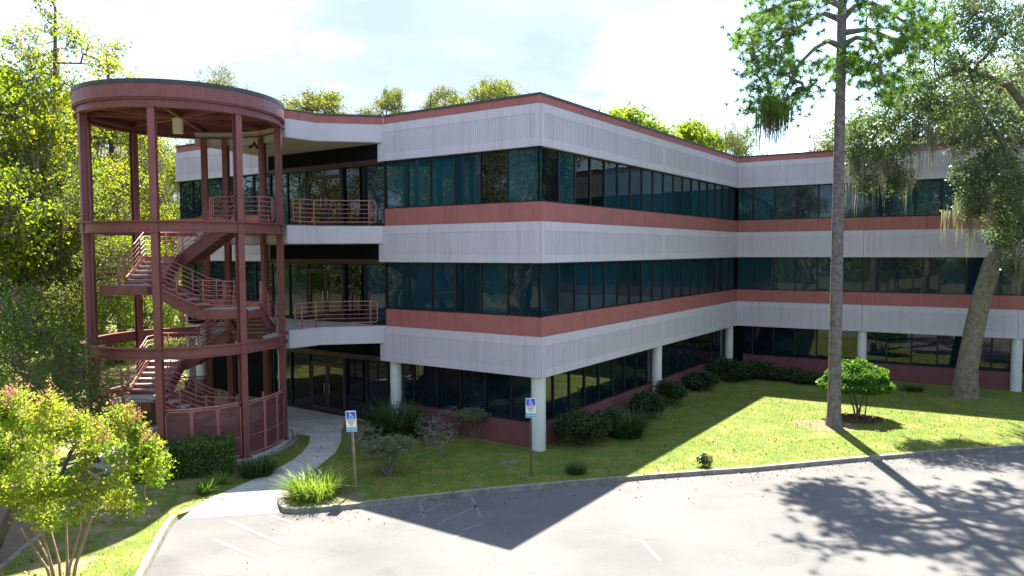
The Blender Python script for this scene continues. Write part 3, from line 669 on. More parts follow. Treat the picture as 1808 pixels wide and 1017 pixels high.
for zb in (0.0, 3.85):
    zL2, zL1, zL0, zT = zb + 1.05, zb + 1.86, zb + 2.78, zb + (3.85 if zb == 0 else 3.93)
    ylo = 26.1
    flight((-9.95, ylo), (0, -1), (1.2, 0), zb if zb else .02, zL2, 6, .30)
    landing(-10.35, -8.72, 23.32, 24.52, zL2)
    flight((-10.40, 23.32), (-1, 0), (0, 1.15), zL2, zL1, 5, .37)
    landing(-13.4, -11.93, 23.15, 24.5, zL1)
    flight((-13.35, 24.55), (0, 1), (1.3, 0), zL1, zL0, 6, .27)
    landing(-13.5, -12.1, 25.95, 27.15, zL0)
    flight((-12.05, 25.95), (1, 0), (0, 1.15), zL0, zT, 7, .275)
    R1 = dict(h=.92, nrail=6, base=.12, rr=.019)
    # outer rail: L1 front, down the front flight, L2 front
    rail_set([(-13.42, 24.3, zL1), (-13.42, 23.13, zL1), (-12.0, 23.13, zL1), (-10.42, 23.28, zL2 + .06), (-8.75, 23.28, zL2)], tw, posts=[.02, .3, .62, .77, .94], **R1)
    # inner rail front flight
    rail_set([(-12.0, 24.5, zL1), (-10.45, 24.5, zL2 + .08), (-10.0, 24.55, zL2)], tw, posts=[.02, .5, .9], **R1)
    rail_set([(-13.42, 24.55, zL1), (-13.42, 26.0, zL0), (-13.42, 27.15, zL0), (-12.1, 27.15, zL0), (-10.42, 27.15, zT), (-10.42, 27.8, zT)], tw, posts=[.02, .2, .45, .62, .8, .97], **R1)
    rail_set([(-12.03, 24.55, zL1), (-12.03, 25.9, zL0), (-10.42, 25.9, zT), (-10.42, 24.65, zT) if zb else (-10.3, 25.9, zT)], tw, posts=[.02, .35, .62, .97], **R1)
    rail_set([(-8.7, 24.5, zL2), (-8.7, 26.1, zb + .02)], tw, posts=[.05, .5, .95], **R1)
    rail_set([(-9.98, 24.6, zL2), (-9.98, 26.1, zb + .02)], tw, posts=[.05, .5, .95], **R1)
# level three rail round the platform edge; level two short rail
rail_set([(-10.38, 24.68, 7.78), (-9.4, 24.66, 7.78), (-8.62, 24.70, 7.78), (-8.42, 25.25, 7.78)], tw, posts=[.03, .35, .7, .96], **R1)
rail_set([Vector((-12.9, 27.5, 3.85)), Vector((-12.2, 27.95, 3.85)), Vector((-11.2, 28.05, 3.85)), Vector((-10.4, 27.95, 3.85))], tw, posts=[.05, .5, .95], **R1)
# base pad and kerb ring
pad = MB().prism([cpt(i * 6, TR + .22).xy for i in range(60)], -.05, .022).build('tower_base', CONC, tw)
ringmesh(TR + .36, TR + .50, -.05, .055, 40, 270, 366).build('base_kerb', KERB, tw)
# perforated guard screens round the ground storey
def screen_mat():
    m = mat('perforated_screen', (.17, .06, .06), .5); t = m.node_tree; b = t.nodes['Principled BSDF']; out = t.nodes['Material Output']
    tr = t.nodes.new('ShaderNodeBsdfTransparent'); ms = t.nodes.new('ShaderNodeMixShader'); ms.inputs[0].default_value = .38
    t.links.new(b.outputs[0], ms.inputs[1]); t.links.new(tr.outputs[0], ms.inputs[2]); t.links.new(ms.outputs[0], out.inputs[0]); return m
SCR = screen_mat()
zt = 1.86
def guard(a0, a1, z0=.10, zt=1.86):
    g = ringmesh(TR - .02, TR + .0, z0 + .06, zt - .10, 8, a0 + .8, a1 - .8)
    # rounded frame
    pts = []; rc = .14; da = math.degrees(rc / TR); r = TR + .01
    zl, zh = z0 + .03, zt - .06; b0, b1 = a0 + .55, a1 - .55
    for k in range(9): pts.append((b0 + da + (b1 - b0 - 2 * da) * k / 8, zh))
    for k in range(1, 5): t = k / 5 * math.pi / 2; pts.append((b1 - da + da * math.sin(t), zh - rc + rc * math.cos(t)))
    for k in range(1, 9): pts.append((b1, zh - rc + (zl - zh + rc) * k / 8))
    for k in range(0, 9): pts.append((b1 + (b0 - b1) * k / 8, zl))
    for k in range(1, 9): pts.append((b0, zl + (zh - rc - zl) * k / 8))
    for k in range(1, 5): t = k / 5 * math.pi / 2; pts.append((b0 + da - da * math.cos(t), zh - rc + rc * math.sin(t)))
    q = [cpt(a, r, z) for a, z in pts]
    clean = [q[0]]
    for p in q[1:]:
        if (p - clean[-1]).length > .02: clean.append(p)
    fr = MB().tube(clean, .024, 5, True).build('guard_panel', RAILM, tw)
    g.build('mesh_screen', SCR, fr)
    zmid = z0 + .62
    MB().tube([cpt(a0 + .6 + (a1 - a0 - 1.2) * k / 6, TR + .005, zmid) for k in range(7)], .014, 5).build('rail', RAILM, fr)
def guards(a0, a1, n):
    st = (a1 - a0) / n
    for i in range(n):
        guard(a0 + st * i, a0 + st * (i + 1))
        if i: MB().tube([cpt(a0 + st * i, TR, 0.02), cpt(a0 + st * i, TR, zt)], .028, 6).build('guard_post', RAILM, tw)
    MB().tube([cpt(a0 + (a1 - a0) * k / 16, TR, zt + .01) for k in range(17)], .032, 6).build('guard_top_rail', RAILM, tw, True)
guards(280, 322, 3); guards(326, 366, 3); guards(150, 188, 3); guards(104, 146, 3)
# pendant lamp
lp = empty('pendant_lamp', (TC.x - .22, TC.y, 11.55), 'cream cylinder pendant lamp hanging under the stair tower roof', 'lamp')
px_, py_ = TC.x - .22, TC.y
k = 24; MB().add([(px_ + .17 * math.cos(2 * math.pi * i / k), py_ + .17 * math.sin(2 * math.pi * i / k), z) for z in (10.93, 11.44) for i in range(k)], [(i, (i + 1) % k, k + (i + 1) % k, k + i) for i in range(k)] + [tuple(range(k)), tuple(range(2 * k - 1, k - 1, -1))]).build('lamp_shade', LAMPG, lp)
MB().tube([(px_, py_, 11.42), (px_, py_, 11.66)], .03).build('stem', STEEL, lp)
# flood light on the canopy soffit
fp = Vector((-9.75, 27.2, 10.95))
fl = empty('flood_light', fp, 'small black twin flood light on the tan canopy soffit beside the stair tower', 'flood light')
MB().tube([fp + Vector((0, 0, 0)), fp + Vector((0, 0, -.09))], .05, 10).build('mount', BLACK, fl)
for s in (-1, 1): MB().tube([fp + Vector((0, 0, -.09)), fp + Vector((s * .08, -.04, -.15)), fp + Vector((s * .15, -.13, -.22))], [.02, .045, .065], 10).build('lamp_head', BLACK, fl)

# ------------------------------------------------------------------ rooftop antenna
ap = fpt(I, u3, n3, 3.1, -3.0, 11.8); an = empty('roof_antenna', ap, 'thin metal mast with a small bent arm on the right wing roof', 'antenna')
tpz = 13.75
MB().tube([ap, (ap.x, ap.y, tpz)], .018, 6).build('mast', GALV, an); MB().tube([(ap.x - .12, ap.y, tpz - .28), (ap.x + .22, ap.y, tpz + .02)], .022, 6).build('arm', GALV, an)

# ------------------------------------------------------------------ parking signs
BLUE = mat('sign_blue', (.01, .10, .62), .4); WHITE = mat('sign_white', (.80, .80, .78), .4); LBLUE = mat('sign_pale_blue', (.04, .30, .62), .4); INK = mat('sign_ink', (.10, .09, .09), .6)
def text_mesh(s, size, mt):
    cu = bpy.data.curves.new('lettering', 'FONT'); cu.body = s; cu.size = size; cu.align_x = 'CENTER'; cu.extrude = .001; cu.offset = size * .02
    ob = bpy.data.objects.new('tmp', cu); col.objects.link(ob); dg = bpy.context.evaluated_depsgraph_get()
    me = bpy.data.meshes.new_from_object(ob.evaluated_get(dg)); bpy.data.objects.remove(ob); me.materials.clear(); me.materials.append(mt); return me
def rrect(w, h, r, x=0, z=0, n=5):
    pts = []
    for cx, cz, a0 in ((w / 2 - r, h / 2 - r, 0), (-w / 2 + r, h / 2 - r, 90), (-w / 2 + r, -h / 2 + r, 180), (w / 2 - r, -h / 2 + r, 270)):
        for k in range(n): a = R_(a0 + 90 * k / (n - 1)); pts.append((x + cx + r * math.cos(a), z + cz + r * math.sin(a)))
    return pts
def plateobj(name, pts, y0, y1, mt, parent):
    n = len(pts); m = MB().add([(x, y0, z) for x, z in pts] + [(x, y1, z) for x, z in pts], [tuple(range(n)), tuple(range(2 * n - 1, n - 1, -1))] + [(i, (i + 1) % n, n + (i + 1) % n, n + i)[::-1] for i in range(n)])
    o = bpy.data.objects.new(name, m.mesh(mt)); col.objects.link(o); o.parent = parent; return o
def sign(base, label, htop, lean, rz, rust):
    s = empty('parking_sign', base, label, 'sign', 'disabled parking signs by the kerb'); s.rotation_euler = (0, lean, rz)
    H = htop
    pm = MB(); 
    for a in ((-.028, -.022, -.02, .02), (.022, .028, -.02, .02), (-.028, .028, .02, .026)): pm.box(a[0], a[1], a[2], a[3], -.1, H - .02)
    o = bpy.data.objects.new('post', pm.mesh(rust)); col.objects.link(o); o.parent = s
    zc = H - .23
    plateobj('sign_plate', rrect(.305, .455, .03, 0, zc), -.027, -.023, WHITE, s)
    bl = plateobj('symbol_field', rrect(.27, .20, .012, 0, H - .125), -.0295, -.0275, BLUE, s)
    # wheelchair symbol
    sy = MB(); c = (.0, H - .15); r = .048
    arcp = [(c[0] + r * math.cos(R_(a)), -.031, c[1] + r * math.sin(R_(a))) for a in range(125, 385, 20)]
    sy.tube(arcp, .0085, 5); sy.tube([(-.014, -.031, H - .075), (-.010, -.031, H - .135), (.035, -.031, H - .137), (.058, -.031, H - .185), (.075, -.031, H - .18)], .0095, 5)
    sy.tube([(-.013, -.031, H - .100), (.026, -.031, H - .102)], .008, 5)
    sy.tube([(-.016 + .0145 * math.cos(R_(a)), -.031, H - .052 + .0145 * math.sin(R_(a))) for a in range(0, 360, 45)], .007, 5, True)
    q = bpy.data.objects.new('wheelchair_symbol', sy.mesh(WHITE)); col.objects.link(q); q.parent = s
    for i, tx in enumerate(('PARKING BY', 'DISABLED', 'PERMIT', 'ONLY')):
        q = bpy.data.objects.new('lettering', text_mesh(tx, .046, INK)); col.objects.link(q); q.parent = s; q.location = (0, -.0285, H - .275 - i * .048); q.rotation_euler = (R_(90), 0, 0)
    plateobj('lower_plate', rrect(.305, .13, .02, 0, H - .53), -.027, -.023, WHITE, s)
    plateobj('lower_field', rrect(.285, .11, .014, 0, H - .53), -.0295, -.0275, LBLUE, s)
    q = bpy.data.objects.new('lettering', text_mesh('$250 FINE', .05, WHITE)); col.objects.link(q); q.parent = s; q.location = (0, -.031, H - .548); q.rotation_euler = (R_(90), 0, 0)
    return s
POST1 = mat('weathered_post', (.42, .36, .28), .7, noise=((.25, .2, .15), .9, 8)); POST2 = mat('dull_post', (.16, .16, .17), .6, noise=((.10, .09, .09), .9, 8))
sign(G(629, 868), 'disabled parking sign on a leaning sunlit post beside the spiky clump on the island', 2.32, R_(-3.0), R_(-6), POST1)
sign(G(938, 840), 'disabled parking sign on a dull straight post in front of the corner column', 2.38, R_(-.3), R_(4), POST2)

# ------------------------------------------------------------------ small things on the lot
def stripe(a, b, w=.10):
    a, b = G(*a, -.125), G(*b, -.125); d = (b - a).normalized(); n = Vector((-d.y, d.x, 0)) * w / 2
    return MB().add([(p.x, p.y, -.1205) for p in (a - n, b - n, b + n, a + n)], [(0, 1, 2, 3)]).build('painted_line', PAINT)
lines = [((740.5, 884), (749, 916)), ((831.8, 877), (849, 913)), ((747, 906), (783, 888)), ((772, 926), (842, 893)), ((818, 937), (852, 924)), ((770, 965), (818, 941)), ((862, 1006), (889, 988)), ((480, 911), (516, 923)), ((400, 918), (500, 962)), ((378, 953), (484, 998)), ((1478, 925), (1522, 957)), ((940, 1010), (1000, 985)), ((1131, 952), (1165, 990))]
pl = bpy.data.objects.new('parking_markings', None); pl.location = G(760, 920, -.125); col.objects.link(pl); tag(pl, kind='structure')
for a, b in lines:
    o = stripe(a, b); o.parent = pl; o.location = -pl.location
dg = G(897, 818); dr = empty('drain_grate', dg, 'rectangular iron drain grate set flush in the shaded grass', 'drain')
MB().box(dg.x - .25, dg.x + .25, dg.y - .18, dg.y + .18, -.03, .02).build('drain_frame', KERB, dr)
g_ = MB()
for i in range(9): g_.box(dg.x - .22 + i * .052, dg.x - .22 + i * .052 + .028, dg.y - .15, dg.y + .15, .021, .032)
g_.build('grate_bars', IRON, dr)
cb = G(1797, 1012, -.12) ; ce = empty('concrete_pier', (11.15, 14.1, -.12), 'pale cream concrete block at the edge of the parking lot, lower right corner', 'concrete block')
MB().box(10.78, 11.7, 13.5, 14.35, -.13, .28).build('pier_body', CREAM, ce); MB().box(10.74, 11.74, 13.46, 14.39, .282, .36).build('cap', CREAM, ce)

# ------------------------------------------------------------------ VEGETATION
def rs(seed): return np.random.default_rng(seed)
def leaves_mesh(name, C, mt, size, aspect=.55, rg=None, droop=0.0, flat=0.0, axis=None, jit=.35):
    n = len(C); a = rg.normal(size=(n, 3)) if axis is None else axis + rg.normal(size=(n, 3)) * jit
    a[:, 2] -= droop; a /= np.linalg.norm(a, axis=1, keepdims=True) + 1e-9
    nn = rg.normal(size=(n, 3)); nn[:, 2] += flat * np.sign(rg.random(n) - .1); b = np.cross(a, nn); b /= np.linalg.norm(b, axis=1, keepdims=True) + 1e-9
    s = size * rg.uniform(.45, 1.45, (n, 1)); A = a * s / 2; B = b * s * aspect / 2
    nm = np.cross(a, b); fold = nm * s * .12
    V = np.stack([C - A, C + B - A * .1 + fold, C + A, C - B - A * .1 + fold], 1).reshape(-1, 3)
    return np_mesh(name, V, np.arange(4 * n).reshape(-1, 4), mt)
def branch_mesh(name, nodes, parent, rad, mt, sides=5):
    e = np.where(parent >= 0)[0]; P = nodes[parent[e]]; Q = nodes[e]; rp = np.minimum(rad[parent[e]], rad[e] * 1.5 + .01); rq = rad[e]
    d = Q - P; ln = np.linalg.norm(d, axis=1, keepdims=True) + 1e-9; d /= ln
    ref = np.tile(np.array([[.31, .2, .93]]), (len(e), 1)); x = np.cross(d, ref); x /= np.linalg.norm(x, axis=1, keepdims=True) + 1e-9; y = np.cross(d, x)
    Q = Q + d * rq[:, None] * .3
    th = np.arange(sides) / sides * 2 * np.pi; c = np.cos(th)[None, :, None]; s = np.sin(th)[None, :, None]; off = x[:, None] * c + y[:, None] * s
    V = np.concatenate([P[:, None] + off * rp[:, None, None], Q[:, None] + off * rq[:, None, None]], 1).reshape(-1, 3)
    base = np.arange(len(e))[:, None] * 2 * sides; k = np.arange(sides)
    Fq = np.stack([base + k, base + (k + 1) % sides, base + sides + (k + 1) % sides, base + sides + k], -1).reshape(-1, 4)
    me = np_mesh(name, V, Fq, mt); me.polygons.foreach_set('use_smooth', [True] * len(me.polygons)); return me
class Skel:
    def __init__(s, trunks, rg, cap=8000):
        s.rg = rg; s.N = np.zeros((cap, 3)); s.P = np.full(cap, -1); s.n = 0; s.W = np.zeros(cap); s.minr = np.zeros(cap)
        for pts, rr in trunks:
            prev = -1
            pts = [np.array(p, float) for p in pts]
            for i in range(len(pts)):
                if i == 0: prev = s._add(pts[0], -1, rr[0]); continue
                m = max(1, int(np.linalg.norm(pts[i] - pts[i - 1]) / .45))
                for k in range(1, m + 1):
                    f = k / m; prev = s._add(pts[i - 1] * (1 - f) + pts[i] * f, prev, rr[i - 1] * (1 - f) + rr[i] * f)
        s.nt = s.n
        s.trunk_lo = 0
    def _add(s, p, par, mr=0):
        s.N[s.n] = p; s.P[s.n] = par; s.minr[s.n] = mr; s.n += 1; return s.n - 1
    def attach(s, targets, k=3, upw=1.2, jit=.08, sag=.0, zmin=-1e9):
        idx = []
        for t in targets:
            N = s.N[:s.n]; d = np.linalg.norm(N - t, axis=1); up = np.maximum(0, N[:, 2] - t[2])
            cost = d + upw * up + (N[:, 2] < zmin) * 100
            j = int(np.argmin(cost)); L = d[j]; a = s.N[j].copy(); prev = j
            kk = max(1, min(k, int(L / .12)))
            for q in range(1, kk + 1):
                f = q / kk; p = a * (1 - f) + t * f
                if q < kk: p = p + s.rg.normal(size=3) * L * jit + np.array([0, 0, -sag * L * math.sin(f * math.pi)])
                prev = s._add(p, prev)
            idx.append(prev)
        return idx
    def radii(s, tip=.008, ex=.45, rmax=None):
        n = s.n; W = np.ones(n) * .0; has = np.zeros(n, bool)
        for i in range(n):
            if s.P[i] >= 0: has[s.P[i]] = True
        W[~has] = 1
        for i in range(n - 1, -1, -1):
            if s.P[i] >= 0: W[s.P[i]] += W[i]
        r = tip * W ** ex
        if rmax: r = np.minimum(r, rmax)
        return np.where(s.minr[:n] > 0, s.minr[:n], r)
def ell_pts(rg, blob, n, shell=.55):
    c = np.array(blob[:3]); r = np.array(blob[3:6]); v = rg.normal(size=(n, 3)); v /= np.linalg.norm(v, axis=1, keepdims=True)
    return c + v * r * (shell + (1 - shell) * rg.random((n, 1))) ** .8
def moss_mesh(name, pts, rg, L=(.5, 1.6), per=14, spread=.13, w=.02):
    V = []; 
    for p in pts:
        l0 = rg.uniform(*L); m = per
        o = p + rg.normal(size=(m, 3)) * np.array([spread, spread, .05]); ln = l0 * rg.uniform(.35, 1.0, m); th = rg.uniform(0, math.pi, m)
        segs = 4
        dx = rg.normal(size=(m, 2)) * .05
        for i in range(m):
            wv = np.array([math.cos(th[i]), math.sin(th[i]), 0]) * w * rg.uniform(.6, 1.6)
            prevp = o[i]
            for k in range(segs):
                f0, f1 = k / segs, (k + 1) / segs; z0, z1 = -ln[i] * f0, -ln[i] * f1
                w0, w1 = (1 - f0 * .75), (1 - f1 * .9) 
                conv = 1 - .55 * f1; q = np.array([p[0] + (o[i][0] - p[0]) * conv + dx[i, 0] * f1, p[1] + (o[i][1] - p[1]) * conv + dx[i, 1] * f1, o[i][2] + z1])
                q[:2] += rg.normal(size=2) * .012
                V += [prevp - wv * w0, prevp + wv * w0, q + wv * w1, q - wv * w1]; prevp = q
    V = np.array(V); return np_mesh(name, V, np.arange(len(V)).reshape(-1, 4), LF['moss'])
def make_tree(name, base, trunks, blobs, leafm, bark, label, cat, group=None, seed=1, per=26, size=.1, spread=.28, n1_=1, sub=10, aspect=.6, tip=.008, ex=.45,
              moss=None, droop=.3, cap=9000, sag=0.0, upw=1.2, shell=.5, sides=5, rmax=None, crown='crown', trunk='trunk', zmin=-1e9, flowers=None, seeds=None, flat=.3):
    """trunks and blobs are relative to base. blobs: (x,y,z,rx,ry,rz,density)"""
    rg = rs(seed); sk = Skel(trunks, rg, cap)
    blobs = sorted(blobs, key=lambda b: min(np.linalg.norm(sk.N[:sk.n] - np.array(b[:3]), axis=1)))
    sk.attach([np.array(b[:3]) for b in blobs], 5, upw, .07, sag, zmin)
    tips = []
    mids = np.concatenate([ell_pts(rg, b, max(2, int(sub * (b[6] if len(b) > 6 else 1) / 3)), .3) for b in blobs]); rg.shuffle(mids)
    sk.attach(mids, 3, upw * .6, .1, sag, zmin)
    ends = np.concatenate([ell_pts(rg, b, int(sub * (b[6] if len(b) > 6 else 1)), shell) for b in blobs]); rg.shuffle(ends)
    ends = ends[:(cap - sk.n) // 3]
    sk.attach(ends, 2, upw * .4, .12, 0, zmin)
    o = empty(name, base, label, cat, group)
    bm_ = branch_mesh(trunk, sk.N[:sk.n], sk.P[:sk.n], sk.radii(tip, ex, rmax), bark, sides); link(trunk, bm_, o, Vector(base))
    E = np.concatenate([ends, mids[::2]])
    C = np.repeat(E, per, 0) + rg.normal(size=(len(E) * per, 3)) * spread * np.array([1, 1, .7])
    link(crown, leaves_mesh(crown, C, leafm, size, aspect, rg, droop, flat), o, Vector(base))
    if moss:
        low = E[rg.permutation(len(E))[:moss[0]]]; link('spanish_moss', moss_mesh('spanish_moss', low, rg, moss[1], moss[2] if len(moss) > 2 else 14), o, Vector(base))
    if flowers:
        top = E[np.argsort(-E[:, 2] + rg.normal(size=len(E)) * .6)[:flowers]] + np.array([0, 0, .12])
        C = np.repeat(top, 34, 0) + rg.normal(size=(len(top) * 34, 3)) * .065
        link('blossom', leaves_mesh('blossom', C, LF['pink'], .05, .8, rg), o, Vector(base))
    if seeds:
        hi = E[np.argsort(-(np.abs(E[:, 0] - E[:, 0].mean()) * .5 + E[:, 2]) + rg.normal(size=len(E)) * .5)[:seeds]]
        C = np.repeat(hi, 22, 0) + rg.normal(size=(len(hi) * 22, 3)) * np.array([.05, .05, .12]) + np.array([0, 0, .15])
        link('seed_heads', leaves_mesh('seed_heads', C, LF['straw'], .045, .8, rg), o, Vector(base))
    return o
def copy_tree(o, loc, rz, sc_, label, group=None):
    c = o.copy(); col.objects.link(c); c.location = loc; c.rotation_euler = (0, 0, rz); c.scale = (sc_[0], sc_[1], sc_[2]) if isinstance(sc_, tuple) else (sc_,) * 3
    for ch in o.children:
        d = ch.copy(); col.objects.link(d); d.parent = c
    c['label'] = label
    if group: c['group'] = group
    return c

# --- pine in the lawn (tall bare trunk, needle tufts)
def needles_mesh(name, tips, rg, n=54, L=.27, w=.010):
    m = len(tips); C = np.repeat(tips, n, 0); d = rg.normal(size=(m * n, 3)); d[:, 2] += .25; d /= np.linalg.norm(d, axis=1, keepdims=True)
    s = rg.normal(size=(m * n, 3)); b = np.cross(d, s); b /= np.linalg.norm(b, axis=1, keepdims=True) + 1e-9
    ln = L * rg.uniform(.6, 1.15, (m * n, 1)); o = C + d * ln * .08
    V = np.stack([o - b * w, o + b * w, o + d * ln + np.array([0, 0, -.03])], 1).reshape(-1, 3)
    return np_mesh(name, V, np.arange(3 * m * n).reshape(-1, 3), LF['pine'], 3)
pb = G(1472, 752)
def pine():
    rg = rs(11); top = A3(1487, 0, pb.y + .4); P = lambda z: (Vector((0, 0, 0))).lerp(top - pb, z / (top.z))
    zt_ = 21.5
    tr = [tuple(P(z)) for z in (-.1, .35, 1.2, 4, 8, 12, 16, 19)] + [tuple(P(zt_))]; rr = [.33, .26, .235, .225, .21, .19, .16, .12, .05]
    sk = Skel([(tr, rr)], rg, 14000)
    def bp(px, py, dy=0): v = A3(px, py, pb.y + .4 + dy) - pb; return np.array(v)
    # main limbs traced as bent chains
    limbs = [[(1483, 82), (1462, 72), (1440, 84), (1412, 112), (1395, 142), (1378, 182)], [(1483, 30), (1455, 24), (1425, 38), (1395, 60), (1362, 75), (1330, 95)], [(1484, 8), (1450, -6), (1400, 0), (1350, 20)],
             [(1492, 88), (1512, 66), (1536, 70), (1550, 92), (1557, 132)], [(1493, 30), (1510, 10), (1540, 5), (1580, 28), (1620, 55)], [(1493, 60), (1530, 52), (1580, 70), (1625, 62)], [(1488, -40), (1520, -70), (1580, -60), (1640, -30)], [(1488, -60), (1440, -90), (1380, -70), (1330, -30)]]
    for i, lm in enumerate(limbs):
        j = int(np.argmin(np.linalg.norm(sk.N[:sk.nt] - bp(*lm[0]), axis=1))); prev = j; dy = rg.uniform(-1.6, 1.6)
        for k, (x, y) in enumerate(lm[1:]):
            prev = sk._add(bp(x, y, dy * (k + 1) / 4), prev)
            sk.minr[prev] = max(.028, .085 - .014 * k)
    cl = [(1340, 28), (1322, 60), (1312, 68), (1330, 78), (1328, 108), (1340, 128), (1348, 152), (1368, 172), (1350, 172), (1372, 192), (1362, 205), (1395, 198), (1380, 60), (1405, 16), (1375, 20), (1372, 108), (1395, 110), (1425, 8), (1400, 165), (1425, 158), (1415, 40), (1385, 85), (1345, 95), (1360, 45), (1440, 110), (1330, 190), (1390, 130),
          (1500, 98), (1486, 116), (1492, 132), (1512, 112), (1532, 116), (1545, 142), (1560, 128), (1576, 150), (1590, 90), (1552, 165), (1570, 95), (1595, 60), (1565, 18), (1530, 28), (1640, 45), (1615, 62), (1625, 85), (1600, 10), (1530, 90), (1585, 120), (1520, 8), (1610, 30), (1590, 172), (1560, 50), (1655, 60),
          (1350, -20), (1390, -40), (1430, -60), (1480, -110), (1530, -50), (1580, -40), (1630, -10), (1560, -110), (1410, -110), (1460, -170), (1510, -170), (1370, -70), (1620, -70), (1480, -230), (1450, -120), (1540, -150)]
    cent = [bp(x, y, rg.normal() * 1.1) for x, y in cl]; cent.sort(key=lambda c: np.min(np.linalg.norm(sk.N[:sk.n] - c, axis=1)))
    sk.attach(cent, 5, .5, .09, -.05, 9.0)
    mids = np.concatenate([c + rg.normal(size=(5, 3)) * np.array([.42, .42, .24]) for c in cent]); sk.attach(mids, 3, .3, .1, 0, 9.0)
    ends = np.concatenate([c + rg.normal(size=(16, 3)) * np.array([.42, .46, .24]) for c in cent]); sk.attach(ends, 2, .2, .1, 0, 9.0)
    o = empty('pine_tree', pb, 'tall straight pine with a bare grey trunk and needle tufts, standing in the sunlit lawn', 'tree')
    link('trunk', branch_mesh('trunk', sk.N[:sk.n], sk.P[:sk.n], sk.radii(.009, .40), BARKP, 12), o, pb)
    E = np.concatenate([ends, mids])
    link('crown', needles_mesh('crown', E, rg), o, pb)
    ms = np.array([bp(x, y, 0) for x, y in ((1352, 178), (1362, 180), (1372, 185), (1358, 190), (1384, 178), (1348, 185), (1392, 182), (1367, 182), (1376, 190), (1356, 183), (1364, 188))]); ms = np.repeat(ms, 2, 0) + rg.normal(size=(22, 3)) * .08
    link('spanish_moss', moss_mesh('spanish_moss', ms, rg, (1.1, 2.1), 14, .12), o, pb)
    return o
pine()

# --- live oak on the right
ob_ = G(1703, 700)
def rel(b, px, py, dy): v = A3(px, py, b.y + dy) - b; return (v.x, v.y, v.z)
tr1 = [(0, 0, -.1), rel(ob_, 1706, 660, 0), rel(ob_, 1719, 590, 0), rel(ob_, 1735, 520, -.1), rel(ob_, 1752, 465, -.2), rel(ob_, 1790, 415, -.4), rel(ob_, 1830, 340, -.8), rel(ob_, 1850, 240, -1.0), rel(ob_, 1840, 120, -1)]
rr1 = [.60, .46, .42, .40, .38, .33, .28, .22, .15]
tr2 = [rel(ob_, 1850, 240, -1.0), rel(ob_, 1780, 150, -.4), rel(ob_, 1700, 120, -.2), rel(ob_, 1630, 150, -.9), rel(ob_, 1570, 190, -1.5), rel(ob_, 1540, 250, -1.7)]
rr2 = [.20, .16, .12, .09, .06, .035]
tr3 = [rel(ob_, 1790, 415, -.4), rel(ob_, 1800, 330, -1.0), rel(ob_, 1770, 250, -1.4), rel(ob_, 1730, 190, -1.6), rel(ob_, 1700, 150, -1.8)]
rr3 = [.22, .16, .10, .06, .03]
def ob(px, py, dy, rx, ry, rz, d=1.0):
    if dy < -2: dy += 3.1
    return (*rel(ob_, px, py, dy), rx, ry, rz, d)
oakblobs = [ob(1520, 230, -4.8, .9, 1.2, .9), ob(1560, 200, -4.6, 1.0, 1.3, .9), ob(1530, 275, -5, .8, .9, .7, .8), ob(1600, 225, -4.4, .8, 1, .9), ob(1575, 275, -4.9, .7, .8, .8, .8), ob(1585, 320, -5, .35, .4, .7, .5), ob(1530, 320, -5, .3, .4, .6, .4),
            ob(1610, 165, -4.2, 1.0, 1.3, .8), ob(1650, 120, -3.8, 1.1, 1.6, .9), ob(1660, 190, -4, .8, 1.1, .7, .8), ob(1690, 90, -3, 1.2, 1.6, .9), ob(1720, 150, -3.2, 1.1, 1.4, 1.0), ob(1740, 210, -4, 1.0, 1.4, 1.0), ob(1700, 240, -4.6, .9, 1.1, .9),
            ob(1775, 60, -2, 1.3, 1.8, 1.0), ob(1800, 140, -3, 1.2, 1.5, 1.0), ob(1790, 230, -4, 1.1, 1.3, 1.0), ob(1750, 290, -4.6, 1.0, 1.2, 1.0), ob(1800, 310, -4.4, 1.0, 1.2, 1.0), ob(1715, 310, -5, .8, .9, .8, .9), ob(1715, 360, -5, .55, .6, .7, .8),
            ob(1775, 365, -4.6, .9, 1.0, .9), ob(1810, 400, -4, .8, 1, .9), ob(1770, 415, -4.4, .6, .7, .6, .7), ob(1725, 30, -2, 1.2, 1.5, .9), ob(1830, 30, -1, 1.4, 2, 1.2), ob(1860, 110, -2, 1.4, 2, 1.2), ob(1860, 220, -2, 1.3, 1.8, 1.2), ob(1870, 330, -2.5, 1.3, 1.6, 1.2), ob(1880, 430, -2.5, 1.1, 1.4, 1.0),
            ob(1680, 20, -1, 1.2, 2, .8, .8), ob(1760, -40, 0, 1.6, 2.4, 1.2), ob(1850, -50, 1, 1.8, 2.6, 1.3), ob(1940, 40, 1, 2, 2.6, 1.6), ob(1950, 180, 0, 2, 2.6, 1.6), ob(1960, 310, 0, 1.8, 2.4, 1.5), ob(1700, -60, 0, 1.4, 2, 1.0), ob(1800, -130, 1, 1.8, 2.6, 1.2), ob(1900, -140, 1, 2, 3, 1.4),
            ob(1780, 60, 3, 1.6, 2, 1.3), ob(1850, 180, 3.5, 1.8, 2.2, 1.4), ob(1800, 330, -6.5, .7, .8, .8, .7), ob(1790, 470, -5, .4, .5, .5, .5), ob(1640, 60, -2, .9, 1.2, .6, .6)]
oak = make_tree('live_oak', ob_, [(tr1, rr1), (tr2, rr2), (tr3, rr3)], oakblobs, LF['oak'], BARKO, 'leaning live oak with hanging moss in front of the right wing windows', 'tree', seed=21, per=20, size=.135, spread=.18, sub=62, tip=.007, ex=.42, upw=.15, cap=14000, shell=.35, droop=.3, sides=9)
rgm = rs(5)
mpts = []
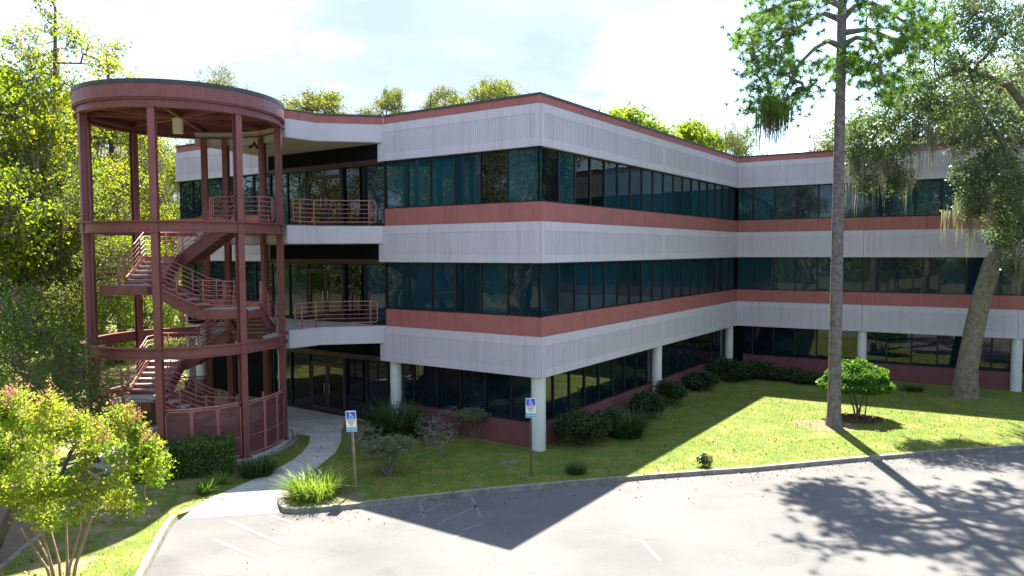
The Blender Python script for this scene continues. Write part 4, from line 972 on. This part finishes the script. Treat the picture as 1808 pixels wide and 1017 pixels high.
for (x, y, k, sx) in ((1520, 285, 16, 16), (1512, 300, 6, 8), (1565, 285, 12, 12), (1590, 300, 12, 10), (1640, 250, 6, 10), (1648, 240, 5, 6), (1700, 375, 12, 14), (1712, 385, 8, 8), (1742, 335, 5, 6), (1750, 350, 5, 8), (1795, 440, 9, 8), (1690, 255, 5, 10), (1610, 250, 5, 8), (1805, 470, 8, 6), (1765, 300, 6, 14)):
    for _ in range(k): mpts.append(np.array(rel(ob_, x + rgm.normal() * sx * .9, y - abs(rgm.normal()) * 26 + 12, -1.8 + rgm.normal() * .5)))
link('spanish_moss', moss_mesh('spanish_moss', np.array(mpts), rgm, (.8, 2.2), 12, .11, .013), oak, ob_)

# --- clipped topiary and its mulch
tb = G(1513, 738)
mul = MB().sheet([(tb.x - .05 + 1.0 * math.cos(a) * (1 + .06 * math.sin(5 * a)), tb.y - .1 + .85 * math.sin(a) * (1 + .05 * math.sin(7 * a))) for a in np.linspace(0, 2 * math.pi, 40)[:-1]], .006)
mul = mul.build('mulch_bed', BRICKM); tag(mul, kind='structure')
MB().sheet([(pb.x - .25 + 1.15 * math.cos(a) * (1 + .08 * math.sin(3 * a)), pb.y + .05 + 1.0 * math.sin(a)) for a in np.linspace(0, 2 * math.pi, 40)[:-1]], .004).build('pine_straw_bed', MULCHG)['kind'] = 'structure'
MB().prism([(G(x, y).x, G(x, y).y) for x, y in ((496, 858), (500, 843), (560, 842), (612, 862), (650, 873), (640, 884), (560, 890), (505, 889), (494, 876))], -.02, .008).build('sandy_bed', MULCHG)['kind'] = 'structure'
rg = rs(31)
def dome(c, rx, ry, rz, n, sh=.86, zlo=-.35):
    v = rg.normal(size=(n * 2, 3)); v /= np.linalg.norm(v, axis=1, keepdims=True); v = v[v[:, 2] > zlo][:n]
    bump_ = 1 + .09 * np.sin(v[:, :1] * 9 + 1) * np.cos(v[:, 1:2] * 8) + .06 * np.sin(v[:, 2:3] * 14)
    return np.array(c) + v * np.array([rx, ry, rz]) * bump_ * (sh + (1 - sh) * rg.random((len(v), 1)))
to = empty('topiary_bush', tb, 'rounded bright green clipped shrub on thin stems over a ring of dark mulch', 'bush')
C = np.concatenate([dome((0, .1, 1.25), 1.34, 1.25, 1.04, 11000, .84, -.12), dome((0, .1, 1.2), 1.2, 1.1, .6, 4000, .3, -.2)]); C[:, 2] = np.maximum(C[:, 2], .82 + rg.normal(size=len(C)) * .06)
link('crown', leaves_mesh('crown', C, LF['topi'], .12, .6, rg, -.1, .2), to, tb)
sk = Skel([([(0, 0, -.05), (.02, 0, .35), (-.12, .05, 1.0)], [.055, .05, .03]), ([(.04, 0, -.05), (.12, 0, .4), (.35, .1, 1.1)], [.05, .04, .025]), ([(-.04, .03, -.05), (-.14, 0, .4), (-.4, -.1, 1.05)], [.045, .035, .02]), ([(.3, .0, -.05), (.36, 0, .4), (.5, .2, 1.1)], [.03, .025, .02])], rg)
sk.attach(dome((0, .1, 1.25), 1.1, 1.0, .9, 60, .6, .0), 3)
link('trunk', branch_mesh('trunk', sk.N[:sk.n], sk.P[:sk.n], sk.radii(.007, .4), BARK, 6), to, tb)
chip = []
for i in range(420):
    a, r = rg.uniform(0, 2 * math.pi), math.sqrt(rg.random()); chip.append((tb.x - .05 + r * math.cos(a), tb.y - .1 + r * .85 * math.sin(a), .02))
link('bark_chips', leaves_mesh('bark_chips', np.array(chip), leafmat('chips', [(.03, .015, .01), (.12, .06, .035), (.22, .13, .08)], .0), .11, .5, rg, 0, 0), None)['kind'] = 'stuff'

# --- crape myrtles lower left
cb_ = Vector((-8.75, 13.5, 0))
def multi(n, R0, h, seed, r0=.045, lean=.35):
    g = rs(seed); out = []
    for i in range(n):
        a = 2 * math.pi * i / n + g.uniform(-.3, .3); s = g.uniform(.4, 1) * lean
        out.append(([(R0 * math.cos(a), R0 * math.sin(a), -.1), (R0 * math.cos(a) * 1.6 + s * .25 * math.cos(a), R0 * math.sin(a) * 1.6 + s * .25 * math.sin(a), h * .45), (s * 2.1 * math.cos(a), s * 1.5 * math.sin(a), h)], [r0 * g.uniform(.8, 1.3), r0 * .8, r0 * .55]))
    return out
cbl = [(-.9, 0, 2.7, .7, .7, .45), (0, -.3, 2.75, .8, .7, .5), (.9, 0, 2.9, .7, .7, .5), (-.3, .4, 3.3, .9, .8, .5), (.6, .5, 3.4, .7, .7, .45), (-1.2, .3, 3.2, .6, .6, .5), (1.45, .2, 2.75, .5, .5, .35, .7), (.1, 0, 3.85, .55, .5, .4, .8), (-.8, .2, 3.9, .4, .5, .4, .7),
       (1.0, .1, 2.2, .6, .6, .3, .7), (-.6, -.2, 2.15, .8, .7, .35), (.3, -.3, 2.2, .6, .6, .3, .8), (1.25, .4, 3.5, .3, .3, .3, .5), (-1.5, -.2, 2.5, .6, .6, .4), (1.75, .1, 3.1, .25, .25, .25, .4)]
def sprays(bl, k, f, seed):
    g = rs(seed); out = []
    for b in bl:
        for _ in range(k):
            v = g.normal(size=3); v /= np.linalg.norm(v); q = g.uniform(.45, 1.0); s_ = f * g.uniform(.6, 1.3)
            out.append((b[0] + v[0] * b[3] * q, b[1] + v[1] * b[4] * q, b[2] + v[2] * b[5] * q * 1.1, b[3] * s_, b[4] * s_, b[5] * s_ * 1.35, (b[6] if len(b) > 6 else 1) * s_ / f))
    return out
cbl = [(b[0] - .05, b[1], b[2] - .22, *b[3:]) for b in cbl]
cbl = sprays(cbl, 5, .36, 77)
crape = make_tree('crape_myrtle', cb_, multi(8, .10, 1.6, 4, .034), cbl, LF['crape'], BARKC, 'sunlit yellow-green crape myrtle with many tan stems in the lower left corner', 'tree', seed=41, per=30, size=.068, spread=.085, sub=11, tip=.0035, ex=.42, upw=.8, cap=9000, shell=.45, droop=.15, flowers=3, seeds=120)
cb2 = Vector((-12.2, 15.4, 0))
cbl2 = [(b[0] * 1.0, b[1], b[2] * .98, *b[3:]) for b in cbl]
make_tree('crape_myrtle', cb2, [([(0, 0, -.1), (.3, 0, 1.0), (-.4, 0, 2.0)], [.13, .11, .06]), ([(.3, 0, 1.0), (1.2, 0, 1.9)], [.09, .05]), ([(.5, .1, -.1), (1.1, 0, 1.0), (1.5, .1, 2.0)], [.13, .1, .05])], cbl2, LF['crape'], BARK,
          'crape myrtle with thick dark trunks at the left edge behind the sunlit one', 'tree', seed=42, per=26, size=.07, spread=.10, sub=9, tip=.004, ex=.42, upw=.8, cap=7000, shell=.45, flowers=3, seeds=30)
# --- tall dark shrub left of the tower, with pink blossom
db = Vector((-14.0, 21.2, 0))
dbl = [(-2.6, .3, 3.6, 1.1, 1.0, .9), (-1.4, 0, 4.0, 1.1, 1.0, .9), (-.3, -.2, 3.6, 1.0, .9, .9), (.6, .0, 2.9, .8, .8, .8), (-.6, -.2, 2.6, 1.1, 1, .9), (-1.9, 0, 2.8, 1.2, 1, .9), (-3.2, .2, 2.7, 1.1, 1, .9), (1.0, .1, 2.1, .7, .7, .6), (.1, -.2, 1.7, .9, .8, .7), (-1.2, -.2, 1.7, 1, .9, .8), (-2.6, 0, 1.8, 1, .9, .8), (-3.8, .4, 3.6, 1, 1, 1), (1.1, .2, 1.2, .6, .6, .5), (-4.4, 0, 2.4, 1, 1, 1)]
dbl = [(b[0] * 1.0, b[1], b[2] * 1.33, b[3], b[4], b[5] * 1.15) for b in dbl]
make_tree('crape_myrtle', db, multi(7, .25, 1.4, 9, .05, .9), dbl, LF['hedge'], BARK, 'tall dark crape myrtle with pink blossoms in shade left of the stair tower', 'tree', seed=43, per=20, size=.095, spread=.22, sub=52, tip=.005, ex=.42, upw=.6, cap=9000, shell=.4, flowers=12)

# --- shrubs
def shrub(name, base, rx, ry, rz, leafm, label, n=3500, size=.07, stems=5, seed=1, z0=.0, bark=BARK, lumps=7, cat='bush', group=None, aspect=.55, spread=None, stemr=.018, sub=30):
    g = rs(seed); bl = []
    for i in range(lumps):
        a = 2 * math.pi * i / lumps + g.uniform(-.3, .3); q = g.uniform(.35, .62)
        bl.append((rx * q * math.cos(a), ry * q * math.sin(a), z0 + rz * g.uniform(.40, .72), rx * .48, ry * .48, rz * .34))
    bl.append((0, 0, z0 + rz * .7, rx * .5, ry * .5, rz * .32))
    tr = [([(0.05 * math.cos(k), .05 * math.sin(k), -.05), (rx * .3 * math.cos(2.4 * k), ry * .3 * math.sin(2.4 * k), z0 * .6 + rz * .3)], [stemr, stemr * .7]) for k in range(stems)]
    per = max(4, int(n / (len(bl) * sub * 1.15)))
    return make_tree(name, base, tr, bl, leafm, bark, label, cat, group, seed=seed, per=per, size=size, spread=spread or min(rx, rz) * .13, sub=sub, tip=.003, ex=.4, upw=.4, cap=3500, shell=.4, aspect=aspect, crown='foliage', trunk='stems', flat=.3)
def blades(name, base, label, n, L, w, mt, spread, seed, cat='plant', group=None, up=1.0):
    g = rs(seed); r = np.sqrt(g.random(n)) * spread; a = g.uniform(0, 2 * np.pi, n); o = np.stack([r * np.cos(a), r * np.sin(a), np.zeros(n)], 1)
    da = a + g.normal(size=n) * .8; tilt = g.uniform(.1, 1.1, n); ln = L * g.uniform(.6, 1.15, n)
    dx = np.stack([np.cos(da), np.sin(da)], 1); wv = np.stack([-np.sin(da), np.cos(da), np.zeros(n)], 1) * w; V = []
    seg = 4; prev = o
    rows = []
    for k in range(seg + 1):
        f = k / seg; h = ln * (f - .45 * f * f * tilt * 1.2) * up; out = ln * f * f * tilt * .75 + ln * f * .18
        p = np.stack([o[:, 0] + dx[:, 0] * out, o[:, 1] + dx[:, 1] * out, h], 1); ww = wv * (1 - f ** 2 * .95)
        rows.append((p - ww, p + ww))
    for k in range(seg): V.append(np.stack([rows[k][0], rows[k][1], rows[k + 1][1], rows[k + 1][0]], 1))
    V = np.concatenate(V, 1).reshape(-1, 3)  # (n, 4*seg, 3)
    e = empty(name, base, label, cat, group); link('leaves', np_mesh('leaves', V, np.arange(len(V)).reshape(-1, 4), mt), e, Vector(base)); return e
# island grass clump
blades('flax_clump', G(555, 875), 'big sunlit clump of pale strappy leaves on the tip of the kerbed island', 620, .85, .016, LF['blade'], .62, 51)
blades('lily_turf', G(1017, 835), 'small dark tuft of strappy leaves in the shaded grass right of the grate', 220, .42, .012, LF['dblade'], .28, 52, group='tufts of strappy leaves')
blades('spiky_plant', G(362, 872), 'spiky plant beside the walkway, nearer the parking lot of the two', 130, .5, .016, LF['blade'], .16, 53, group='spiky plants left of the walkway')
blades('spiky_plant', G(388, 856), 'spiky plant beside the walkway, nearer the hedge of the two', 120, .45, .016, LF['blade'], .14, 54, group='spiky plants left of the walkway')
blades('fern_clump', G(455, 838), 'dark fern-like clump between the hedge and the walkway', 420, .6, .018, LF['dblade'], .45, 55)
blades('dwarf_palm', G(700, 772), 'large dark clump of broad palm-like leaves in front of the left column', 420, 1.45, .045, LF['dblade'], .75, 56)
blades('strappy_shrub', G(1105, 770), 'dark clump of long arching leaves near the corner column on the right side', 480, 1.15, .022, LF['dblade'], .55, 57)
shrub('round_shrub', G(1243, 824), .26, .24, .42, LF['darkshrub'], 'tiny round dark bush alone in the sunlit lawn near the kerb', 900, .06, 3, 58, lumps=4, sub=16)
# hedge by the tower
hb = G(352, 838)
hd = empty('clipped_hedge', Vector((-10.0, 21.45, 0)), 'low clipped hedge in front of the stair tower guard screens', 'hedge')
g = rs(61); n = 17000; hx = g.uniform(-1.35, 1.3, n); hy = g.uniform(-.55, .55, n); hz = g.uniform(.05, 1.02, n); s = g.integers(0, 4, n)
hz = np.where(s < 2, 1.0 + .07 * np.sin(hx * 5) + .05 * np.cos(hy * 9 + hx * 3) - g.random(n) ** 2 * .25, hz); hy = np.where(s == 2, -.55 + g.random(n) ** 2 * .2 + .06 * np.sin(hx * 7 + hz * 5), hy)
hx = np.where((s == 3) & (g.random(n) < .4), np.where(g.random(n) < .5, 1.3, -1.35) + g.normal(size=n) * .04, hx)
ang = math.atan2(.55, 2.2); rise_ = .0
C = np.stack([hx * math.cos(ang) - hy * math.sin(ang), hx * math.sin(ang) + hy * math.cos(ang), hz], 1) + g.normal(size=(n, 3)) * .035
link('foliage', leaves_mesh('foliage', C, LF['hedge'], .075, .55, g, 0, .3), hd, hd.location)
sk = Skel([([(x, 0, -.05), (x + .05, 0, .3)], [.03, .02]) for x in (-1, -.5, 0, .5, 1)], g); sk.attach(np.stack([g.uniform(-1.1, 1.1, 90), g.uniform(-.4, .4, 90), g.uniform(.4, .9, 90)], 1), 3)
link('stems', branch_mesh('stems', sk.N[:sk.n], sk.P[:sk.n], sk.radii(.004, .4), BARK, 4), hd, hd.location)
# pale shrubs and bare grey shrubs on the shaded lawn
shrub('pale_shrub', G(685, 838), .88, .7, .50, LF['grey'], 'flat-topped pale green shrub on gnarled grey stems beside the leaning sign', 7500, .06, 9, 62, z0=.62, bark=TWIG, lumps=8, stemr=.03)
shrub('pale_shrub', G(838, 775), .75, .6, .42, LF['grey'], 'pale olive shrub on thin bare stems in front of the ground floor windows', 4600, .06, 5, 63, z0=.72, bark=TWIG, lumps=7, stemr=.02)
def bare(base, rx, rz, label, seed, n=260, z0=.2, leaves=1500):
    g = rs(seed); sk = Skel([([(0, 0, -.05), (g.normal() * .1, .05, z0 + .15)], [.03, .02]), ([(.06, 0, -.05), (.18, .0, z0 + .25)], [.022, .015]), ([(-.06, 0, -.05), (-.2, .03, z0 + .25)], [.022, .015])], g, 6000)
    sk.attach(ell_pts(g, (0, 0, z0 + rz * .5, rx * .6, rx * .5, rz * .35), 24, .3), 3, .3, .06); sk.attach(ell_pts(g, (0, 0, z0 + rz * .58, rx, rx * .8, rz * .5), int(n * 1.3), .5), 2, .2, .07)
    o = empty('bare_shrub', base, label, 'bush', 'bare grey shrubs on the shaded lawn')
    link('stems', branch_mesh('stems', sk.N[:sk.n], sk.P[:sk.n], sk.radii(.003, .36), TWIG, 4), o, Vector(base))
    C = np.repeat(sk.N[sk.n - n * 2:sk.n:2], 5, 0); C = C + g.normal(size=C.shape) * .04
    link('foliage', leaves_mesh('foliage', C[:leaves], LF['grey'], .035, .5, g), o, Vector(base))
bare(G(780, 806), .62, .95, 'bare grey twiggy shrub with a pale trunk between the two pale green shrubs', 64)
bare(G(757, 788), .6, .9, 'bare bluish grey shrub right of the palm-like clump', 65, 300)
bare(G(652, 812), .55, 1.0, 'bare grey shrub just behind the leaning sign post', 66, 300)
bare(G(622, 800), .45, .85, 'thin bare grey shrub at the bend of the walkway', 67, 220)
bare(G(803, 770), .7, .95, 'bare purplish grey shrub close to the red sill wall', 68, 300)
# dark shrubs along the right-hand face
sg = 'dark shrubs along the building wall'
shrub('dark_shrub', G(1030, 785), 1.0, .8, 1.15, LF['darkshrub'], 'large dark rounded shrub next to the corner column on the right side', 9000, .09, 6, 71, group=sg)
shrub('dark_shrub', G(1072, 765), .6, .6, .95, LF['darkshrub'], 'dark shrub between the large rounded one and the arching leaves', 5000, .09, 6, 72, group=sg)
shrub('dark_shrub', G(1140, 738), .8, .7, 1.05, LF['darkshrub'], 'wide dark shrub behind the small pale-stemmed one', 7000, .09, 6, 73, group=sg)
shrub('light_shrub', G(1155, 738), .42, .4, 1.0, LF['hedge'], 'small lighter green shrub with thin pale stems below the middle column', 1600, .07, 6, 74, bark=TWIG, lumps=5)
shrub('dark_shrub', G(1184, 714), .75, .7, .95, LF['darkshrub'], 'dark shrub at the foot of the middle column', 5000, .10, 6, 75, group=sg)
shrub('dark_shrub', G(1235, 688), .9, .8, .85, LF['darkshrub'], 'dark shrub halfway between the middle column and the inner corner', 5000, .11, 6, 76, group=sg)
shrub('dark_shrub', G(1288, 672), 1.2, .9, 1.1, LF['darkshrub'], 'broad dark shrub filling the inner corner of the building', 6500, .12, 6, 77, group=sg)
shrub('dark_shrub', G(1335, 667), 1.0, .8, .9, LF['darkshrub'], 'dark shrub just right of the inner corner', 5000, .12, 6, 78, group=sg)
shrub('low_shrub', G(1385, 672), 1.4, .7, .65, LF['darkshrub'], 'low dark shrub under the right wing windows, nearest the inner corner', 3500, .10, 5, 79, group='low shrubs under the right wing')
shrub('low_shrub', G(1432, 678), 1.3, .7, .6, LF['darkshrub'], 'low dark shrub under the right wing windows, left of the pine trunk', 3500, .10, 5, 80, group='low shrubs under the right wing')
blades('low_plant', G(1610, 690), 'low dark plant at the wall behind the clipped topiary', 160, .45, .016, LF['dblade'], .5, 81)

# --- background trees: four kinds, then copies
def gen_blobs(seed, n, R, z0, z1, rb, open_=.0):
    g = rs(seed); out = []
    for i in range(n):
        f = g.random(); z = z0 + (z1 - z0) * f; rr = R * (math.sin(math.pi * (.18 + .80 * f)) ** .7) * math.sqrt(g.random()) ; a = g.uniform(0, 2 * math.pi); s = g.uniform(.7, 1.25) * rb
        out.append((rr * math.cos(a), rr * math.sin(a), z, s * 1.15, s * 1.15, s * .8, s / rb))
    return out
def trunk_(h, r, seed, lean=.5, forks=3, R=3):
    g = rs(seed); t = [(0, 0, -.2)]; x = y = 0
    for k in range(1, 6): x += g.normal() * lean * .5; y += g.normal() * lean * .5; t.append((x, y, h * k / 5))
    out = [(t, [r * (1 - .8 * k / 5) for k in range(6)])]
    for q in range(forks):
        s = t[1 + q % 3]; a = g.uniform(0, 6.28); out.append(([s, (s[0] + R * .35 * math.cos(a), s[1] + R * .35 * math.sin(a), s[2] + h * .18), (s[0] + R * .7 * math.cos(a), s[1] + R * .7 * math.sin(a), s[2] + h * .32)], [r * .55, r * .4, r * .2]))
    return out
def bt(px, y, z=0): d = ray(px, 440); return Vector((d.x / d.y * y, y, z))
wood = 'woodland trees left of the building'
T_y = make_tree('sweetgum_tree', bt(95, 36), trunk_(17, .28, 1, .5, 4), gen_blobs(1, 30, 3.4, 4.5, 14.5, 1.25) + [(.4, 0, 16.2, .9, .9, .9, .6), (-1, .3, 15.6, .9, .9, .8, .6), (1.4, 0, 15.4, .7, .7, .7, .5), (0, 0, 17.6, .6, .6, .8, .4), (2.4, 0, 14.6, .7, .7, .5, .5)], LF['yellow'], BARK,
                'tall yellow-green tree with an open top rising above the woods at the far left', 'tree', wood, seed=101, per=24, size=.145, spread=.21, sub=27, tip=.012, ex=.42, cap=9000, shell=.3, droop=.2)
T_b = make_tree('broadleaf_tree', bt(-20, 33), trunk_(13, .25, 2, .5, 4), gen_blobs(2, 34, 3.6, 2.5, 12.5, 1.3), LF['bright'], BARK, 'bright green leafy tree cut by the left edge of the photo', 'tree', wood, seed=102, per=24, size=.14, spread=.22, sub=27, tip=.012, ex=.42, cap=9000, shell=.3)
T_o = make_tree('oak_tree', bt(165, 42), trunk_(13, .36, 3, .8, 5, 5), gen_blobs(3, 36, 5.2, 5.5, 14.5, 1.45), LF['olive'], BARKO, 'dark-trunked oak hung with grey moss, seen behind the left posts of the stair tower', 'tree', wood, seed=103, per=20, size=.14, spread=.23, sub=27, tip=.014, ex=.42, cap=9000, shell=.3, moss=(170, (.6, 2.2), 9))
T_r = make_tree('round_tree', bt(560, 62), trunk_(18, .3, 4, .5, 4, 4), gen_blobs(4, 70, 6.2, 12.5, 20.3, .8), LF['olive'], BARK, 'olive green treetop showing above the canopy roof nearest the stair tower', 'tree', 'treetops above the roof', seed=104, per=14, size=.17, spread=.24, sub=15, tip=.014, ex=.42, cap=8000, shell=.3)
spots = [(T_y, 40, 45, 1.0, 'tall yellow-green tree deeper in the woods, left of the open-topped one'), (T_b, 120, 38, .95, 'bright green tree filling the gap left of the tower at window height'),
         (T_y, 215, 44, 1.09, 'yellow-green tree whose thin top shows just left of the tower roof'), (T_o, 60, 34, .8, 'mossy dark-trunked oak in the shade at the far left'), (T_b, 210, 47, .95, 'bright green tree seen between the first and second posts of the tower'),
         (T_o, 270, 52, 1.0, 'mossy oak seen between the second tower post and the building'), (T_b, 285, 60, .9, 'bright green tree far behind the second tower post'), (T_y, 150, 58, .95, 'yellow tree far back in the woods behind the tower'),
         (T_o, 330, 62, 1.05, 'mossy oak behind the left end of the building'), (T_o, -60, 40, 1.0, 'mossy oak mostly beyond the left edge of the photo'), (T_b, 240, 36, .6, 'small bright green tree low behind the stair tower'), (T_b, 20, 52, 1.1, 'bright green tree far back at the left edge')]
for i, (t, px, y, s, lab) in enumerate(spots): copy_tree(t, bt(px, y), i * 1.37 + .4, s, lab, wood)
tops = [(T_r, 480, 58, (1.0, 1.0, .90), 'low yellowish treetop right beside the tower roof'), (T_r, 545, 62, (1.3, 1.3, .905), 'low treetop above the bend of the smooth canopy fascia'), (T_r, 615, 66, (1.2, 1.2, .93), 'low treetop above the straight part of the canopy fascia'), (T_r, 690, 60, (.5, .5, .99), 'narrow pointed treetop where canopy and ribbed panels meet'), (T_r, 742, 66, (1.1, 1.1, .945), 'low treetop between the pointed one and the two airy ones'), (T_r, 785, 62, (.5, .5, 1.01), 'small airy treetop above the middle of the left ribbed panels'),
        (T_r, 865, 62, (.85, .85, 1.045), 'wide airy treetop left of the roof corner'), (T_r, 925, 66, (.6, .6, 1.035), 'treetop nearest the roof corner'),
        (T_o, 395, 46, (.6, .6, 1.22), 'dark pine-like treetop standing above the tower roof edge')]
for i, (t, px, y, s, lab) in enumerate(tops): copy_tree(t, bt(px, y), i * 2.1, s, lab, 'treetops above the roof')
T_g = make_tree('bright_tree', bt(1215, 70), trunk_(14, .3, 6, .5, 4, 4), gen_blobs(6, 34, 4.6, 10.5, 17.3, 1.0), LF['bright'], BARK, 'bright green bushy treetop above the roof right of the corner', 'tree', 'treetops above the roof', seed=106, per=14, size=.24, spread=.34, sub=26, tip=.014, ex=.42, cap=7000, shell=.3)
T_g.scale = (1.15, 1.15, 1.07); T_y.scale = (1.1, 1.1, 1.12); T_b.scale = (1.2, 1.2, 1.25)
copy_tree(T_g, bt(1090, 66), 1.2, (1.5, 1.5, 1.10), 'bright green treetop peeping over the sloping roofline', 'treetops above the roof')
copy_tree(T_o, bt(1292, 66), 2.0, (.7, .7, 1.22), 'thin olive treetop over the inner corner of the roof', 'treetops above the roof')
copy_tree(T_o, bt(1480, 52), .4, (.8, .8, 1.08), 'olive treetop just behind the pine trunk', 'treetops above the roof')
copy_tree(T_o, bt(1640, 56), 2.4, 1.3, 'large hazy oak behind the right wing', 'treetops above the roof')
copy_tree(T_o, bt(1770, 50), 4.1, 1.35, 'large oak behind the right wing at the right edge', 'treetops above the roof')
# undergrowth bushes behind the tower
ug = 'undergrowth bushes behind the stair tower'
for i, (px, py, r, hgt, lab) in enumerate(((205, 640, 1.5, 1.9, 'bright green bush low behind the landing of the stair tower'), (255, 628, 1.4, 1.7, 'bright green bush behind the second post of the tower'), (130, 640, 1.8, 2.2, 'green bush in the woods left of the tower'), (40, 650, 2.0, 2.4, 'green bush in the woods at the far left'), (325, 640, 1.1, 1.3, 'bright green bush beside the far left column'), (300, 610, 1.6, 2.0, 'green bush behind the far end of the building'))):
    shrub('undergrowth_bush', G(px, py), r, r, hgt, LF['bright'], lab, 3000, .15, 4, 120 + i, group=ug)
# trees across the lot (mirrored in the windows) and right of the frame
mir = 'trees across the parking lot'
for i, (t, x, y, s) in enumerate(((T_o, -26, -14, 1.1), (T_b, -17, -18, 1.3), (T_o, -10, -17, 1.25), (T_y, -3, -20, 1.0), (T_o, 4, -15, 1.2), (T_b, 11, -19, 1.3), (T_o, 17, -15, 1.25), (T_b, 23, -21, 1.35), (T_o, 29, -14, 1.25), (T_b, 35, -12, 1.3), (T_o, 40, -6, 1.3), (T_b, 46, 2, 1.2), (T_o, 36, 10, 1.15), (T_o, -34, -4, 1.2), (T_b, 30, -30, 1.5), (T_o, -2, -32, 1.5), (T_b, -12, -32, 1.5), (T_b, -22, -30, 1.5), (T_o, 14, -33, 1.5), (T_o, 48, 14, 1.3), (T_b, 46, 24, 1.1), (T_b, -34, -18, 1.4), (T_b, -27, 2, 1.3), (T_o, -30, 10, 1.25), (T_y, -34, 5, 1.0), (T_b, -33, 17, 1.35), (T_o, -38, -2, 1.4), (T_b, -42, 10, 1.5), (T_o, -40, 20, 1.4), (T_b, -48, 2, 1.5), (T_o, -50, 14, 1.5), (T_b, -50, 25, 1.5))):
    copy_tree(t, Vector((x, y, -.1)), i * .9, s, 'tree across the parking lot, seen only mirrored in the windows', mir)
# far-off wood that closes the horizon
g = rs(200); n = 42000; a = g.uniform(0, 2 * np.pi, n); r = g.uniform(95, 125, n); hmax = 9 + 3.5 * np.sin(a * 13) + 2.5 * np.sin(a * 29 + 1) + 1.5 * np.sin(a * 61)
C = np.stack([r * np.cos(a), r * np.sin(a) + 10, g.random(n) ** .8 * hmax], 1)
fw = link('distant_wood', leaves_mesh('distant_wood', C, LF['olive'], 1.3, .8, g), None); tag(fw, kind='stuff')
# grass blades over the near lawn
g = rs(300); n = 170000
X = g.uniform(-14, 20, n); Y = g.uniform(13, 34, n)
poly = np.array([[p[0], p[1]] for p in lawnpoly])
def inside(X, Y, P):
    c = np.zeros(len(X), bool); j = len(P) - 1
    for i in range(len(P)):
        xi, yi, xj, yj = *P[i], *P[j]
        with np.errstate(divide='ignore', invalid='ignore'): t = ((yi > Y) != (yj > Y)) & (X < (xj - xi) * (Y - yi) / (yj - yi + 1e-12) + xi)
        c ^= t; j = i
    return c
ok = inside(X, Y, poly); wp = [G(*a) for a, b in pairs] + [G(*b) for a, b in pairs][::-1]; ok &= ~inside(X, Y, np.array([[p.x, p.y] for p in wp]))
ok &= ~inside(X, Y, np.array([[p[0], p[1]] for p in pg] + [[p.x, p.y] for p in arc2]))
ok &= (X - TC.x) ** 2 + (Y - TC.y) ** 2 > (TR + .5) ** 2
bp_ = np.array([[p.x, p.y] for p in (B0, K, I, E3, E3 - n3 * 17, B0 - n1 * 20)]); ok &= ~inside(X, Y, bp_)
ok &= (X - tb.x) ** 2 + (Y - tb.y) ** 2 > .9; ok &= (X - dg.x) ** 2 / .09 + (Y - dg.y) ** 2 / .05 > 1
# keep off the kerb strip
for path in (tip + kRx[:-1], kLx):
    for p, q in zip(path, path[1:]):
        d = (q - p).xy; l2 = d.dot(d); t = np.clip(((X - p.x) * d.x + (Y - p.y) * d.y) / l2, 0, 1); ok &= (X - p.x - t * d.x) ** 2 + (Y - p.y - t * d.y) ** 2 > .18 ** 2
den = .5 + .5 * np.sin(X * 1.7 + 2 * np.sin(Y * .9)) * np.sin(Y * 2.1 + X * .4); ok &= g.random(n) < .35 + .65 * den
ok &= ~((X < -8.3) & (g.random(n) < .6))
X, Y = X[ok], Y[ok]; n = len(X); h = g.uniform(.025, .065, n); a = g.uniform(0, 2 * np.pi, n); w = .009
dx = np.cos(a) * w; dy = np.sin(a) * w; lx = g.normal(size=n) * .025; ly = g.normal(size=n) * .025
V = np.stack([np.stack([X - dx, Y - dy, 0 * X], 1), np.stack([X + dx, Y + dy, 0 * X], 1), np.stack([X + lx, Y + ly, h], 1)], 1).reshape(-1, 3)
gb = link('grass', np_mesh('grass', V, np.arange(3 * n).reshape(-1, 3), LF['lawn'], 3), None); tag(gb, kind='stuff')

# fallen leaves on the lawn and along the kerb
g = rs(400); n = 5200; X = g.uniform(-13, 20, n); Y = g.uniform(14, 33, n)
ok = inside(X, Y, poly) & ~inside(X, Y, bp_) & ((X - TC.x) ** 2 + (Y - TC.y) ** 2 > (TR + .5) ** 2); ok &= (g.random(n) < .25 + .75 * (np.sin(X * .8 + 1) * np.sin(Y * 1.1) > .1) + .5 * (X > 11))
X, Y = X[ok], Y[ok]; C = np.stack([X, Y, np.full(len(X), .035)], 1)
fl_ = link('fallen_leaves', leaves_mesh('fallen_leaves', C, leafmat('dead_leaf', [(.10, .05, .02), (.22, .13, .05), (.34, .24, .10)], .15), .085, .6, g, 0, 3.0), None); tag(fl_, kind='stuff')
n = 500; X = g.uniform(-6, 17, n); Y = np.interp(X, [p.x for p in kRx], [p.y for p in kRx]) - g.exponential(.5, n) - .05
C = np.stack([X, Y, np.full(n, -.112)], 1); fl_ = link('leaf_litter', leaves_mesh('leaf_litter', C, bpy.data.materials['dead_leaf'], .07, .6, g, 0, 3.0), None); tag(fl_, kind='stuff')
